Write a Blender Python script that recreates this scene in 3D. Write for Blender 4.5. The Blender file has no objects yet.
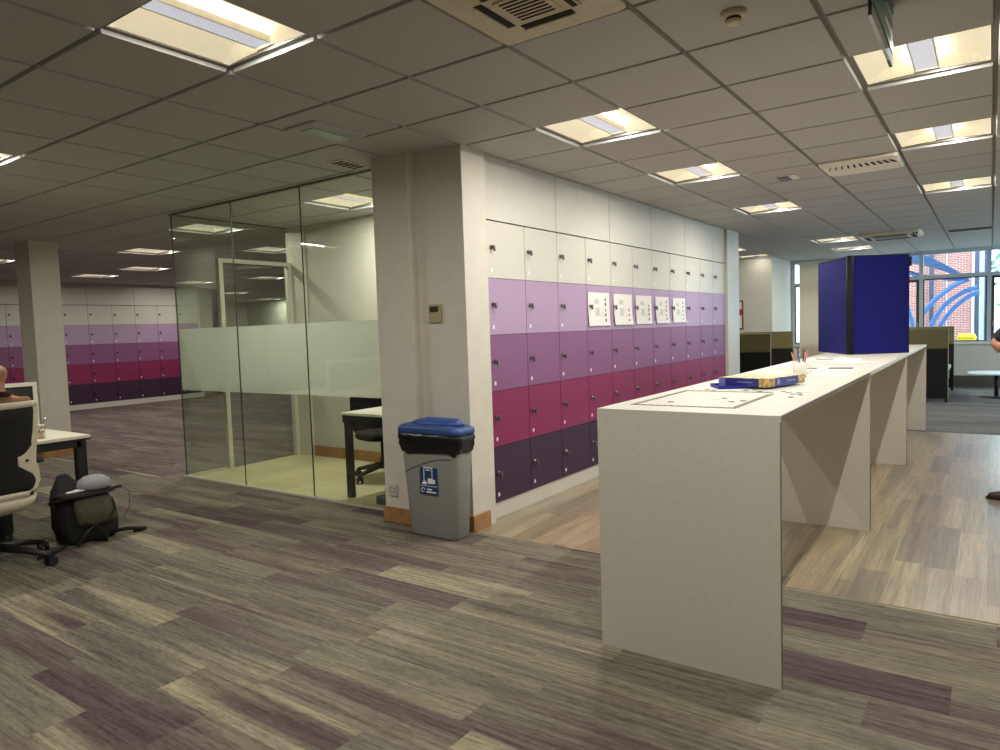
import bpy, bmesh, math, random
from mathutils import Vector, Matrix
random.seed(7)
PI = math.pi
D = bpy.data
SC = bpy.context.scene
COL = SC.collection

# ------------------------------------------------------------ camera, world, exposure
cam = D.cameras.new('camera'); camo = D.objects.new('camera', cam); COL.objects.link(camo)
cam.sensor_width = 36.0; cam.lens = 25.083; cam.clip_end = 200
camo.matrix_world = Matrix(((0.81789, -0.01103, 0.57526, 0), (0.57443, 0.07275, -0.81531, 0), (-0.03286, 0.99729, 0.06584, 1.4248), (0, 0, 0, 1)))
SC.camera = camo
w = D.worlds.new('sky'); SC.world = w; w.use_nodes = True
w.node_tree.nodes['Background'].inputs[0].default_value = (0.66, 0.83, 1.0, 1)
w.node_tree.nodes['Background'].inputs[1].default_value = 6.5
SC.view_settings.view_transform = 'Standard'; SC.view_settings.look = 'None'
SC.view_settings.gamma = 1.0; SC.view_settings.use_curve_mapping = False
SC.view_settings.exposure = 0.0
LAMP_W = 26.0
LAMP_COL = (1.0, 0.955, 0.87)
SC.cycles.use_denoising = True
SC.cycles.caustics_reflective = False; SC.cycles.caustics_refractive = False
SC.cycles.sample_clamp_indirect = 6.0
SC.cycles.max_bounces = 10; SC.cycles.transparent_max_bounces = 16; SC.cycles.diffuse_bounces = 6

HC = 2.694          # underside of the ceiling tiles
GX, GY = -0.594, 0.2845   # origin of the 0.6 m ceiling grid
LX, LY, LP = -3.022, 4.165, 0.5082   # locker face, first locker edge, locker pitch

# ------------------------------------------------------------ materials
def lin(c):
    return tuple(((v / 255) / 12.92 if v / 255 <= 0.04045 else ((v / 255 + 0.055) / 1.055) ** 2.4) for v in c)
MATS = {}
def mat(name, rgb, rough=0.6, metal=0.0, noise=0.06, nscale=30.0, bump=0.0, coat=0.0, spec=0.5, emit=None, estr=0.0):
    """procedural principled material; rgb in sRGB 0..255, slightly mottled"""
    if name in MATS: return MATS[name]
    m = D.materials.new(name); m.use_nodes = True; nt = m.node_tree; N = nt.nodes; L = nt.links
    p = N['Principled BSDF']
    base = lin(rgb)
    tc = N.new('ShaderNodeTexCoord'); nz = N.new('ShaderNodeTexNoise'); nz.inputs['Scale'].default_value = nscale
    nz.inputs['Detail'].default_value = 4
    L.new(tc.outputs['Object'], nz.inputs['Vector'])
    rp = N.new('ShaderNodeValToRGB')
    rp.color_ramp.elements[0].position = 0.3; rp.color_ramp.elements[1].position = 0.7
    rp.color_ramp.elements[0].color = (*[v * (1 - noise) for v in base], 1)
    rp.color_ramp.elements[1].color = (*[min(1, v * (1 + noise)) for v in base], 1)
    L.new(nz.outputs['Fac'], rp.inputs['Fac']); L.new(rp.outputs['Color'], p.inputs['Base Color'])
    p.inputs['Roughness'].default_value = rough; p.inputs['Metallic'].default_value = metal
    p.inputs['Specular IOR Level'].default_value = spec; p.inputs['Coat Weight'].default_value = coat
    if bump:
        b = N.new('ShaderNodeBump'); b.inputs['Strength'].default_value = bump; b.inputs['Distance'].default_value = 0.01
        L.new(nz.outputs['Fac'], b.inputs['Height']); L.new(b.outputs['Normal'], p.inputs['Normal'])
    if emit:
        p.inputs['Emission Color'].default_value = (*lin(emit), 1); p.inputs['Emission Strength'].default_value = estr
    MATS[name] = m; return m

def math_node(N, L, op, a, b=None):
    n = N.new('ShaderNodeMath'); n.operation = op
    for i, v in enumerate((a, b)):
        if v is None: continue
        if isinstance(v, (int, float)): n.inputs[i].default_value = v
        else: L.new(v, n.inputs[i])
    return n.outputs[0]

def plank_mat(name, along, width, length, colors, streak=0.35, fine=70.0, rough=0.9, seam=0.0, spec=0.3, bump=0.15, grad=0.25, warp=0.0, dashes=0.0):
    """planks running along X or Y: every plank its own tone, streaked along its length"""
    m = D.materials.new(name); m.use_nodes = True; nt = m.node_tree; N = nt.nodes; L = nt.links
    p = N['Principled BSDF']; tc = N.new('ShaderNodeTexCoord'); sp = N.new('ShaderNodeSeparateXYZ')
    L.new(tc.outputs['Object'], sp.inputs[0])
    a, b = (sp.outputs[0], sp.outputs[1]) if along == 'X' else (sp.outputs[1], sp.outputs[0])
    rowf = math_node(N, L, 'DIVIDE', b, width); row = math_node(N, L, 'FLOOR', rowf)
    wn = N.new('ShaderNodeTexWhiteNoise'); wn.noise_dimensions = '1D'; L.new(row, wn.inputs['W'])
    af = math_node(N, L, 'ADD', math_node(N, L, 'DIVIDE', a, length), wn.outputs['Value']); colu = math_node(N, L, 'FLOOR', af)
    cx = N.new('ShaderNodeCombineXYZ'); L.new(row, cx.inputs[0]); L.new(colu, cx.inputs[1])
    wid = N.new('ShaderNodeTexWhiteNoise'); wid.noise_dimensions = '2D'; L.new(cx.outputs[0], wid.inputs['Vector'])
    cr = N.new('ShaderNodeValToRGB'); cr.color_ramp.interpolation = 'CONSTANT'
    els = cr.color_ramp.elements
    while len(els) < len(colors): els.new(0.5)
    for i, c in enumerate(colors):
        els[i].position = i / len(colors); els[i].color = (*lin(c), 1)
    # a second, neighbouring tone that comes and goes across the width of one plank
    L.new(wid.outputs['Value'], cr.inputs['Fac'])
    cr2 = N.new('ShaderNodeValToRGB'); cr2.color_ramp.interpolation = 'CONSTANT'
    e2 = cr2.color_ramp.elements
    while len(e2) < len(colors): e2.new(0.5)
    for i, c in enumerate(colors):
        e2[i].position = i / len(colors); e2[i].color = (*lin(colors[(i + 1) % len(colors)]), 1)
    L.new(wid.outputs['Value'], cr2.inputs['Fac'])
    v = N.new('ShaderNodeCombineXYZ')
    L.new(math_node(N, L, 'MULTIPLY', a, 0.5), v.inputs[0])
    L.new(math_node(N, L, 'MULTIPLY', b, 1.6 / width), v.inputs[1]); L.new(math_node(N, L, 'MULTIPLY', wid.outputs['Value'], 37.0), v.inputs[2])
    n1 = N.new('ShaderNodeTexNoise'); n1.inputs['Scale'].default_value = 1.0; n1.inputs['Detail'].default_value = 1.0
    L.new(v.outputs[0], n1.inputs['Vector'])
    mr = N.new('ShaderNodeMapRange'); mr.inputs['From Min'].default_value = 0.42; mr.inputs['From Max'].default_value = 0.62
    L.new(n1.outputs['Fac'], mr.inputs['Value'])
    mx = N.new('ShaderNodeMix'); mx.data_type = 'RGBA'; L.new(cr.outputs['Color'], mx.inputs['A']); L.new(cr2.outputs['Color'], mx.inputs['B'])
    L.new(math_node(N, L, 'MULTIPLY', mr.outputs[0], grad), mx.inputs['Factor'])
    # streaks
    v2 = N.new('ShaderNodeCombineXYZ'); L.new(math_node(N, L, 'MULTIPLY', a, 2.2), v2.inputs[0]); L.new(math_node(N, L, 'MULTIPLY', b, fine), v2.inputs[1])
    L.new(math_node(N, L, 'MULTIPLY', wid.outputs['Value'], 91.0), v2.inputs[2])
    n2 = N.new('ShaderNodeTexNoise'); n2.inputs['Scale'].default_value = 1.0; n2.inputs['Detail'].default_value = 5.0; n2.inputs['Roughness'].default_value = 0.65
    n2.inputs['Distortion'].default_value = warp
    L.new(v2.outputs[0], n2.inputs['Vector'])
    n3 = N.new('ShaderNodeTexNoise'); n3.inputs['Scale'].default_value = 160.0; n3.inputs['Detail'].default_value = 2.0
    L.new(tc.outputs['Object'], n3.inputs['Vector'])
    v4 = N.new('ShaderNodeCombineXYZ'); L.new(math_node(N, L, 'MULTIPLY', a, 22.0), v4.inputs[0]); L.new(math_node(N, L, 'MULTIPLY', b, fine * 2.2), v4.inputs[1]); L.new(wid.outputs['Value'], v4.inputs[2])
    n4 = N.new('ShaderNodeTexNoise'); n4.inputs['Scale'].default_value = 1.0; n4.inputs['Detail'].default_value = 2.0; L.new(v4.outputs[0], n4.inputs['Vector'])
    dash = math_node(N, L, 'MULTIPLY', math_node(N, L, 'SUBTRACT', n4.outputs['Fac'], 0.5), dashes)
    s = math_node(N, L, 'ADD', math_node(N, L, 'ADD', math_node(N, L, 'MULTIPLY', math_node(N, L, 'SUBTRACT', n2.outputs['Fac'], 0.5), streak * 3.2), dash),
                  math_node(N, L, 'MULTIPLY', math_node(N, L, 'SUBTRACT', n3.outputs['Fac'], 0.5), 0.35))
    val = math_node(N, L, 'ADD', s, 1.0)
    if seam:
        fb = math_node(N, L, 'FRACT', rowf); fa = math_node(N, L, 'FRACT', af)
        eb = math_node(N, L, 'LESS_THAN', fb, seam / width); ea = math_node(N, L, 'LESS_THAN', fa, seam / length)
        e = math_node(N, L, 'MAXIMUM', eb, ea)
        val = math_node(N, L, 'MULTIPLY', val, math_node(N, L, 'SUBTRACT', 1.0, math_node(N, L, 'MULTIPLY', e, 0.35)))
    vm = N.new('ShaderNodeVectorMath'); vm.operation = 'SCALE'; L.new(mx.outputs['Result'], vm.inputs[0]); L.new(val, vm.inputs['Scale'])
    L.new(vm.outputs[0], p.inputs['Base Color'])
    p.inputs['Roughness'].default_value = rough; p.inputs['Specular IOR Level'].default_value = spec
    bp = N.new('ShaderNodeBump'); bp.inputs['Strength'].default_value = bump; bp.inputs['Distance'].default_value = 0.003
    L.new(n2.outputs['Fac'], bp.inputs['Height']); L.new(bp.outputs['Normal'], p.inputs['Normal'])
    return m

def glass_mat(name, tint, refl=1.0, frost=None):
    m = D.materials.new(name); m.use_nodes = True; nt = m.node_tree; N = nt.nodes; L = nt.links
    N.remove(N['Principled BSDF']); out = N['Material Output']
    tr = N.new('ShaderNodeBsdfTransparent'); tr.inputs[0].default_value = (*tint, 1)
    gl = N.new('ShaderNodeBsdfGlossy'); gl.inputs['Roughness'].default_value = 0.0
    fr = N.new('ShaderNodeFresnel'); fr.inputs['IOR'].default_value = 1.5
    ge = N.new('ShaderNodeNewGeometry')      # same index seen from either face of the pane
    L.new(math_node(N, L, 'SUBTRACT', 1.5, math_node(N, L, 'MULTIPLY', ge.outputs['Backfacing'], 1.5 - 1 / 1.5)), fr.inputs['IOR'])
    f = math_node(N, L, 'MULTIPLY', fr.outputs[0], refl)
    mx = N.new('ShaderNodeMixShader'); L.new(f, mx.inputs[0]); L.new(tr.outputs[0], mx.inputs[1]); L.new(gl.outputs[0], mx.inputs[2])
    L.new(mx.outputs[0], out.inputs['Surface']); return m

def frost_mat():
    m = D.materials.new('frosted_film'); m.use_nodes = True; nt = m.node_tree; N = nt.nodes; L = nt.links
    N.remove(N['Principled BSDF']); out = N['Material Output']
    tc = N.new('ShaderNodeTexCoord'); nz = N.new('ShaderNodeTexNoise'); nz.inputs['Scale'].default_value = 60
    L.new(tc.outputs['Object'], nz.inputs['Vector'])
    tl = N.new('ShaderNodeBsdfTranslucent'); tl.inputs[0].default_value = (0.84, 0.86, 0.79, 1)
    df = N.new('ShaderNodeBsdfDiffuse'); df.inputs[0].default_value = (0.70, 0.72, 0.65, 1)
    tr = N.new('ShaderNodeBsdfTransparent'); tr.inputs[0].default_value = (0.75, 0.82, 0.75, 1)
    m1 = N.new('ShaderNodeMixShader'); m1.inputs[0].default_value = 0.45; L.new(tl.outputs[0], m1.inputs[1]); L.new(df.outputs[0], m1.inputs[2])
    m2 = N.new('ShaderNodeMixShader')
    L.new(math_node(N, L, 'ADD', math_node(N, L, 'MULTIPLY', nz.outputs['Fac'], 0.1), 0.73), m2.inputs[0])
    L.new(tr.outputs[0], m2.inputs[1]); L.new(m1.outputs[0], m2.inputs[2])
    gl = N.new('ShaderNodeBsdfGlossy'); gl.inputs['Roughness'].default_value = 0.25
    m3 = N.new('ShaderNodeMixShader'); m3.inputs[0].default_value = 0.05; L.new(m2.outputs[0], m3.inputs[1]); L.new(gl.outputs[0], m3.inputs[2])
    L.new(m3.outputs[0], out.inputs['Surface']); return m

def pattern_mat(name, kind, c1, c2, scale=(1, 1), rough=0.7, emit=0.0):
    """brick wall / perforated metal / vertical slats / printed picture"""
    m = D.materials.new(name); m.use_nodes = True; nt = m.node_tree; N = nt.nodes; L = nt.links
    p = N['Principled BSDF']; tc = N.new('ShaderNodeTexCoord'); sp = N.new('ShaderNodeSeparateXYZ'); L.new(tc.outputs['Object'], sp.inputs[0])
    if kind == 'brick':
        cx = N.new('ShaderNodeCombineXYZ'); L.new(sp.outputs[0], cx.inputs[0]); L.new(sp.outputs[2], cx.inputs[1])
        b = N.new('ShaderNodeTexBrick'); L.new(cx.outputs[0], b.inputs['Vector']); b.inputs['Scale'].default_value = scale[0]
        b.inputs['Color1'].default_value = (*lin(c1), 1); b.inputs['Color2'].default_value = (*[v * 0.72 for v in lin(c1)], 1); b.inputs['Mortar'].default_value = (*lin(c2), 1)
        b.inputs['Mortar Size'].default_value = 0.016; b.inputs['Brick Width'].default_value = 0.45; b.inputs['Row Height'].default_value = 0.15
        col = b.outputs['Color']
    elif kind == 'picture':
        v = N.new('ShaderNodeTexVoronoi'); v.inputs['Scale'].default_value = scale[0]; L.new(tc.outputs['Object'], v.inputs['Vector'])
        r = N.new('ShaderNodeValToRGB'); r.color_ramp.elements[0].color = (*lin(c1), 1); r.color_ramp.elements[1].color = (*lin(c2), 1)
        e = r.color_ramp.elements.new(0.5); e.color = (*[(x + y) / 2 for x, y in zip(lin(c1), lin(c2))], 1)
        sx = N.new('ShaderNodeSeparateColor'); L.new(v.outputs['Color'], sx.inputs[0]); L.new(sx.outputs[0], r.inputs['Fac']); col = r.outputs['Color']
    else:
        s = math_node(N, L, 'SINE', math_node(N, L, 'MULTIPLY', sp.outputs[0], scale[0]))
        if kind == 'holes':
            t = math_node(N, L, 'SINE', math_node(N, L, 'MULTIPLY', sp.outputs[1], scale[1])); s = math_node(N, L, 'MULTIPLY', s, t)
        mr = N.new('ShaderNodeMapRange'); mr.inputs['From Min'].default_value = 0.1; mr.inputs['From Max'].default_value = 0.5; L.new(s, mr.inputs['Value'])
        mx = N.new('ShaderNodeMix'); mx.data_type = 'RGBA'; mx.inputs['A'].default_value = (*lin(c1), 1); mx.inputs['B'].default_value = (*lin(c2), 1)
        L.new(mr.outputs[0], mx.inputs['Factor']); col = mx.outputs['Result']
    L.new(col, p.inputs['Base Color']); p.inputs['Roughness'].default_value = rough
    if emit:
        L.new(col, p.inputs['Emission Color']); p.inputs['Emission Strength'].default_value = emit
    return m

M = dict(
    wall=mat('painted_wall', (205, 201, 188), 0.85, noise=0.03, nscale=6, bump=0.03),
    pillar=mat('pillar_paint', (212, 207, 194), 0.85, noise=0.03, nscale=8, bump=0.03),
    tile=mat('ceiling_tile', (184, 184, 180), 0.75, noise=0.03, nscale=60, spec=0.4),
    runner=mat('ceiling_runner', (120, 116, 108), 0.6, noise=0.05),
    fixture=mat('fixture_white', (235, 230, 215), 0.5),
    reflector=mat('glowing_reflector', (238, 230, 205), 0.5, emit=(255, 241, 208), estr=0.5),  # lamp light falling on the wings, put in as their own glow
    basket=pattern_mat('lamp_basket', 'holes', (186, 190, 204), (246, 246, 252), (260, 260), 0.5, emit=0.75),
    vent=mat('vent_plastic', (214, 203, 178), 0.6), slot=mat('vent_slot', (38, 35, 30), 0.9),
    white=mat('white_laminate', (206, 203, 192), 0.45, noise=0.02, nscale=12),
    bench=mat('bench_laminate', (206, 203, 191), 0.42, noise=0.03, nscale=40),
    benchedge=mat('bench_edge', (112, 92, 70), 0.6, noise=0.15),
    lock=mat('lock_metal', (120, 112, 112), 0.35, 0.8), tag=mat('tag_white', (235, 232, 228), 0.5),
    wood=mat('oak_skirting', (166, 122, 78), 0.5, noise=0.18, nscale=14),
    black=mat('black_plastic', (26, 25, 26), 0.5), blackfab=mat('black_fabric', (24, 22, 22), 0.95, noise=0.25, nscale=120, bump=0.2),
    cream=mat('cream_plastic', (205, 196, 174), 0.45), steel=mat('steel', (150, 150, 150), 0.3, 0.9),
    binbody=mat('bin_grey', (143, 144, 139), 0.6, noise=0.12, nscale=200), binlid=mat('bin_blue', (38, 68, 128), 0.45),
    binbag=mat('bin_bag', (14, 14, 16), 0.25, noise=0.3, nscale=20, bump=0.6), sticker=mat('sticker_blue', (22, 58, 108), 0.5, noise=0.02),
    frame=mat('white_frame', (212, 208, 192), 0.5), darkframe=mat('dark_frame', (58, 58, 58), 0.5), alu=mat('window_alu', (176, 184, 190), 0.5),
    paper=mat('paper', (232, 230, 226), 0.9, noise=0.02), ink=mat('ink', (40, 40, 44), 0.9), inkgrey=mat('ink_grey', (200, 200, 196), 0.9),
    board=mat('display_blue', (11, 15, 112), 0.95, noise=0.15, nscale=150, bump=0.15), hinge=mat('hinge_black', (12, 12, 22), 0.8),
    olive=mat('olive_fabric', (110, 104, 68), 0.95, noise=0.12, nscale=90), charcoal=mat('charcoal_fabric', (22, 20, 20), 0.95, noise=0.2, nscale=90),
    seatfab=mat('seat_fabric', (70, 66, 62), 0.95, noise=0.2, nscale=60), beigefab=mat('beige_fabric', (190, 182, 160), 0.9),
    skin=mat('skin', (170, 122, 96), 0.6, noise=0.06, nscale=14), brown=mat('brown_knit', (120, 84, 58), 0.95, noise=0.2, nscale=60),
    collar=mat('collar', (52, 22, 24), 0.9), tee=mat('dark_tee', (34, 36, 42), 0.95, noise=0.15), trousers=mat('dark_trousers', (36, 38, 48), 0.95),
    hair=mat('grey_hair', (70, 58, 48), 0.9, noise=0.3), shoe=mat('brown_shoe', (70, 48, 38), 0.5), sole=mat('shoe_sole', (30, 26, 24), 0.8),
    bag=mat('backpack_cloth', (27, 26, 25), 0.9, noise=0.3, nscale=60, bump=0.3), baggrey=mat('backpack_pocket', (78, 75, 60), 0.9, noise=0.25, nscale=40, bump=0.2),
    hat=mat('cap_cloth', (150, 150, 154), 0.9, noise=0.08), hatlight=mat('cap_light', (222, 222, 218), 0.9),
    tabletop=mat('desk_top', (236, 230, 208), 0.4, noise=0.02), tablewhite=mat('table_white', (226, 238, 240), 0.3, noise=0.02),
    puzzle=mat('puzzle_board', (128, 118, 106), 0.7, noise=0.5, nscale=120), boxblue=mat('box_blue', (48, 52, 128), 0.45, noise=0.12),
    boxlid=mat('box_tray_blue', (24, 40, 150), 0.5), boxtop=pattern_mat('box_picture', 'picture', (176, 132, 70), (232, 218, 176), (30, 30), 0.4),
    boxcorner=pattern_mat('box_corner_picture', 'picture', (120, 84, 40), (226, 200, 130), (90, 90), 0.4),
    photo=mat('printed_photo', (70, 64, 66), 0.6, noise=0.6, nscale=40), photo2=mat('printed_yellow', (206, 200, 130), 0.6, noise=0.4, nscale=40),
    ceramic=mat('ceramic', (226, 222, 214), 0.25), penwood=mat('pen_tan', (186, 128, 92), 0.6), penred=mat('pen_pink', (196, 96, 110), 0.5), penblue=mat('pen_blue', (60, 80, 150), 0.5),
    brick=pattern_mat('red_brick', 'brick', (176, 104, 92), (206, 190, 182), (3.0, 3.0), 0.9),
    blinds=mat('blind_fabric', (212, 198, 172), 0.8), render=mat('white_render', (226, 228, 232), 0.8), pipe=mat('downpipe', (78, 84, 106), 0.6),
    steelblue=mat('canopy_blue', (70, 108, 158), 0.4), steeldark=mat('canopy_dark', (40, 74, 112), 0.4),
    leaf=mat('leaf', (150, 190, 170), 0.9, noise=0.35, nscale=9), ground=mat('paving', (160, 160, 156), 0.95), yellow=mat('yellow_bin', (226, 196, 40), 0.5),
    red=mat('notice_red', (176, 40, 30), 0.6), redframe=mat('notice_frame', (120, 62, 48), 0.5), screen=mat('screen_dark', (34, 34, 30), 0.5),
    exitgreen=mat('exit_green', (24, 84, 58), 0.3, spec=0.7), socket=mat('socket_steel', (196, 192, 180), 0.4), lcd=mat('lcd_dark', (52, 52, 38), 0.3),
    thermo=mat('thermostat_beige', (168, 160, 126), 0.5), jar=mat('jar_contents', (200, 176, 150), 0.4, noise=0.3),
    ledgreen=mat('emergency_lens', (150, 176, 160), 0.3), cable=mat('cable_dark', (60, 56, 40), 0.6))
DOORC = [mat('door_white', (204, 201, 188), 0.45, noise=0.02), mat('door_lilac', (172, 145, 176), 0.5, noise=0.02),
         mat('door_mauve', (132, 82, 122), 0.5, noise=0.02), mat('door_magenta', (132, 34, 82), 0.55, noise=0.02), mat('door_aubergine', (54, 28, 54), 0.6, noise=0.02)]
DOORN = ['white', 'pale lilac', 'mauve', 'magenta', 'dark aubergine']
M['glass'] = glass_mat('partition_glass', (0.93, 0.965, 0.925), 1.2)
M['winglass'] = glass_mat('window_glass', (0.93, 0.97, 0.97), 1.0)
M['jarglass'] = glass_mat('jar_glass', (0.9, 0.9, 0.9), 2.0)
M['acrylic'] = glass_mat('exit_acrylic', (0.28, 0.45, 0.36), 1.6)
M['frost'] = frost_mat()
CARPET = [(122, 117, 99), (102, 97, 87), (142, 135, 112), (82, 68, 68), (104, 99, 88), (116, 107, 94), (92, 80, 77), (112, 108, 94)]
M['carpet'] = plank_mat('carpet_planks', 'X', 0.2375, 0.95, CARPET, 0.72, 46.0, 0.95, grad=0.95, dashes=1.0)
M['carpet_purple'] = plank_mat('carpet_plum', 'X', 0.2375, 0.95, [(108, 96, 91), (96, 83, 80), (118, 105, 97), (90, 78, 77)], 0.95, 30.0, 0.95, grad=0.6, dashes=.8)
M['carpet_daylit'] = plank_mat('carpet_daylit', 'X', 0.2375, 0.95, [(112, 108, 100), (96, 94, 92), (122, 116, 106), (92, 86, 84)], 0.35, 50.0, 0.9, grad=0.6, dashes=.8)  # the near carpet again, with daylight greyed into its tones
M['carpet_cream'] = plank_mat('carpet_cream', 'X', 0.5, 0.5, [(186, 178, 136), (180, 172, 130), (191, 183, 141)], 0.10, 30.0, 0.95)
M['vinyl'] = plank_mat('vinyl_planks', 'Y', 0.148, 0.92, [(150, 134, 106), (126, 114, 94), (166, 150, 120), (110, 101, 86), (140, 126, 101), (158, 140, 110)], 0.62, 55.0, 0.36, seam=0.003, spec=1.0, bump=0.05, grad=0.6, warp=0.6, dashes=.4)

_v = M['vinyl'].node_tree.nodes['Principled BSDF']; _v.inputs['Coat Weight'].default_value = 0.45; _v.inputs['Coat Roughness'].default_value = 0.30

# ------------------------------------------------------------ mesh builder
class MB:
    def __init__(s): s.v = []; s.f = []; s.m = []; s.mats = []; s.sm = []
    def mi(s, m):
        if m not in s.mats: s.mats.append(m)
        return s.mats.index(m)
    def face(s, pts, m, smooth=False):
        b = len(s.v); s.v += [tuple(p) for p in pts]; s.f.append(tuple(range(b, b + len(pts)))); s.m.append(s.mi(m)); s.sm.append(smooth)
    def box(s, x0, x1, y0, y1, z0, z1, m, T=None):
        p = [(x, y, z) for z in (z0, z1) for y in (y0, y1) for x in (x0, x1)]
        if T is not None: p = [tuple(T @ Vector(q)) for q in p]
        b = len(s.v); s.v += p
        for f in ((0, 2, 3, 1), (4, 5, 7, 6), (0, 1, 5, 4), (2, 6, 7, 3), (0, 4, 6, 2), (1, 3, 7, 5)):
            s.f.append(tuple(b + i for i in f)); s.m.append(s.mi(m)); s.sm.append(False)
        return s
    def rings(s, rings, m, cap=True, smooth=True, closed=True):
        n = len(rings[0]); b = len(s.v)
        for r in rings: s.v += [tuple(p) for p in r]
        k = s.mi(m)
        for i in range(len(rings) - 1):
            for j in range(n if closed else n - 1):
                a = b + i * n + j; c = b + i * n + (j + 1) % n
                s.f.append((a, c, c + n, a + n)); s.m.append(k); s.sm.append(smooth)
        if cap and closed:
            s.f.append(tuple(b + j for j in reversed(range(n)))); s.m.append(k); s.sm.append(False)
            s.f.append(tuple(b + (len(rings) - 1) * n + j for j in range(n))); s.m.append(k); s.sm.append(False)
        return s
    def tube(s, pts, r, m, n=8, cap=True):
        pts = [Vector(p) for p in pts]; rs = r if isinstance(r, (list, tuple)) else [r] * len(pts); R = []
        up = None
        for i, p in enumerate(pts):
            t = (pts[min(i + 1, len(pts) - 1)] - pts[max(i - 1, 0)]).normalized()
            if up is None: up = Vector((0, 0, 1)) if abs(t.z) < 0.9 else Vector((1, 0, 0))
            a = t.cross(up).normalized(); b = a.cross(t).normalized(); up = b
            R.append([p + rs[i] * (math.cos(2 * PI * k / n) * a + math.sin(2 * PI * k / n) * b) for k in range(n)])
        return s.rings(R, m, cap)
    def lathe(s, prof, m, c=(0, 0, 0), n=20, cap=True, smooth=True):
        R = [[(c[0] + r * math.cos(2 * PI * k / n), c[1] + r * math.sin(2 * PI * k / n), c[2] + z) for k in range(n)] for r, z in prof]
        return s.rings(R, m, cap, smooth)
    def loft(s, prof, m, n=28, e=4.0, smooth=True):
        """prof: (cx, cy, hx, hy, z); superellipse sections"""
        R = []
        for cx, cy, hx, hy, z in prof:
            ring = []
            for k in range(n):
                t = 2 * PI * (k + 0.5) / n; c, q = math.cos(t), math.sin(t)
                ring.append((cx + hx * math.copysign(abs(c) ** (2 / e), c), cy + hy * math.copysign(abs(q) ** (2 / e), q), z))
            R.append(ring)
        return s.rings(R, m, True, smooth)
    def prism(s, poly, axis, a, b, m):
        """poly of 2D points extruded along axis 'X','Y','Z'"""
        def P(u, v, t): return (t, u, v) if axis == 'X' else ((u, t, v) if axis == 'Y' else (u, v, t))
        k = len(poly); i = len(s.v); s.v += [P(u, v, a) for u, v in poly] + [P(u, v, b) for u, v in poly]
        q = s.mi(m)
        s.f.append(tuple(i + j for j in reversed(range(k)))); s.m.append(q); s.sm.append(False)
        s.f.append(tuple(i + k + j for j in range(k))); s.m.append(q); s.sm.append(False)
        for j in range(k):
            s.f.append((i + j, i + (j + 1) % k, i + k + (j + 1) % k, i + k + j)); s.m.append(q); s.sm.append(False)
        return s
    def mesh(s, name):
        me = D.meshes.new(name); me.from_pydata(s.v, [], s.f)
        for m in s.mats: me.materials.append(m)
        me.polygons.foreach_set('material_index', s.m); me.polygons.foreach_set('use_smooth', s.sm); me.update()
        bm = bmesh.new(); bm.from_mesh(me); bmesh.ops.remove_doubles(bm, verts=bm.verts, dist=1e-5)
        bmesh.ops.recalc_face_normals(bm, faces=bm.faces); bm.to_mesh(me); bm.free(); return me

def link(name, data, parent=None, loc=(0, 0, 0), rz=0.0):
    o = D.objects.new(name, data); COL.objects.link(o); o.parent = parent; o.location = loc; o.rotation_euler = (0, 0, rz); return o
def bevel(o, wd=0.004, seg=2):
    b = o.modifiers.new('bevel', 'BEVEL'); b.width = wd; b.segments = seg; b.limit_method = 'ANGLE'; b.angle_limit = 0.6
    return o
def part(name, mb, parent, loc=(0, 0, 0), rz=0.0, bv=0, label=None):
    o = link(name, mb.mesh(name), parent, loc, rz)
    if bv: bevel(o, bv)
    if label: o['label'] = label
    return o
def tag(o, label, cat, group=None, kind=None):
    o['label'] = label; o['category'] = cat
    if group: o['group'] = group
    if kind: o['kind'] = kind
    return o
def thing(name, label, cat, loc=(0, 0, 0), rz=0.0, group=None):
    return tag(link(name, None, None, loc, rz), label, cat, group)
def solo(name, mb, label, cat, loc=(0, 0, 0), rz=0.0, group=None, bv=0):
    return tag(part(name, mb, None, loc, rz, bv), label, cat, group)
def struct(name, mb, parent=None, loc=(0, 0, 0), bv=0, label=None):
    o = part(name, mb, parent, loc, 0, bv, label)
    if parent is None: o['kind'] = 'structure'
    return o
def B(x0, x1, y0, y1, z0, z1, m): return MB().box(x0, x1, y0, y1, z0, z1, m)

# ------------------------------------------------------------ floor
XR, YN, YW = 4.0, -4.0, 16.35
GY0 = 3.963
fl = MB()
def fq(x0, x1, y0, y1, m): fl.face([(x0, y0, 0), (x1, y0, 0), (x1, y1, 0), (x0, y1, 0)], m)
fq(-22.2, XR, YN, 3.84, M['carpet'])
fq(-22.2, -6.82, 3.84, 15.8, M['carpet_purple'])
fq(-6.82, -3.0, 3.84, GY0, M['carpet'])
fq(-6.82, -3.2, GY0, 5.45, M['carpet_cream'])
fq(-6.82, -3.2, 5.45, 9.9, M['carpet_purple'])
fq(-3.2, XR, GY0, 9.9, M['vinyl'])
fq(-3.0, XR, 3.84, GY0, M['vinyl'])
fq(-6.82, XR, 9.9, 16.6, M['carpet_daylit'])
struct('floor', fl)

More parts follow.
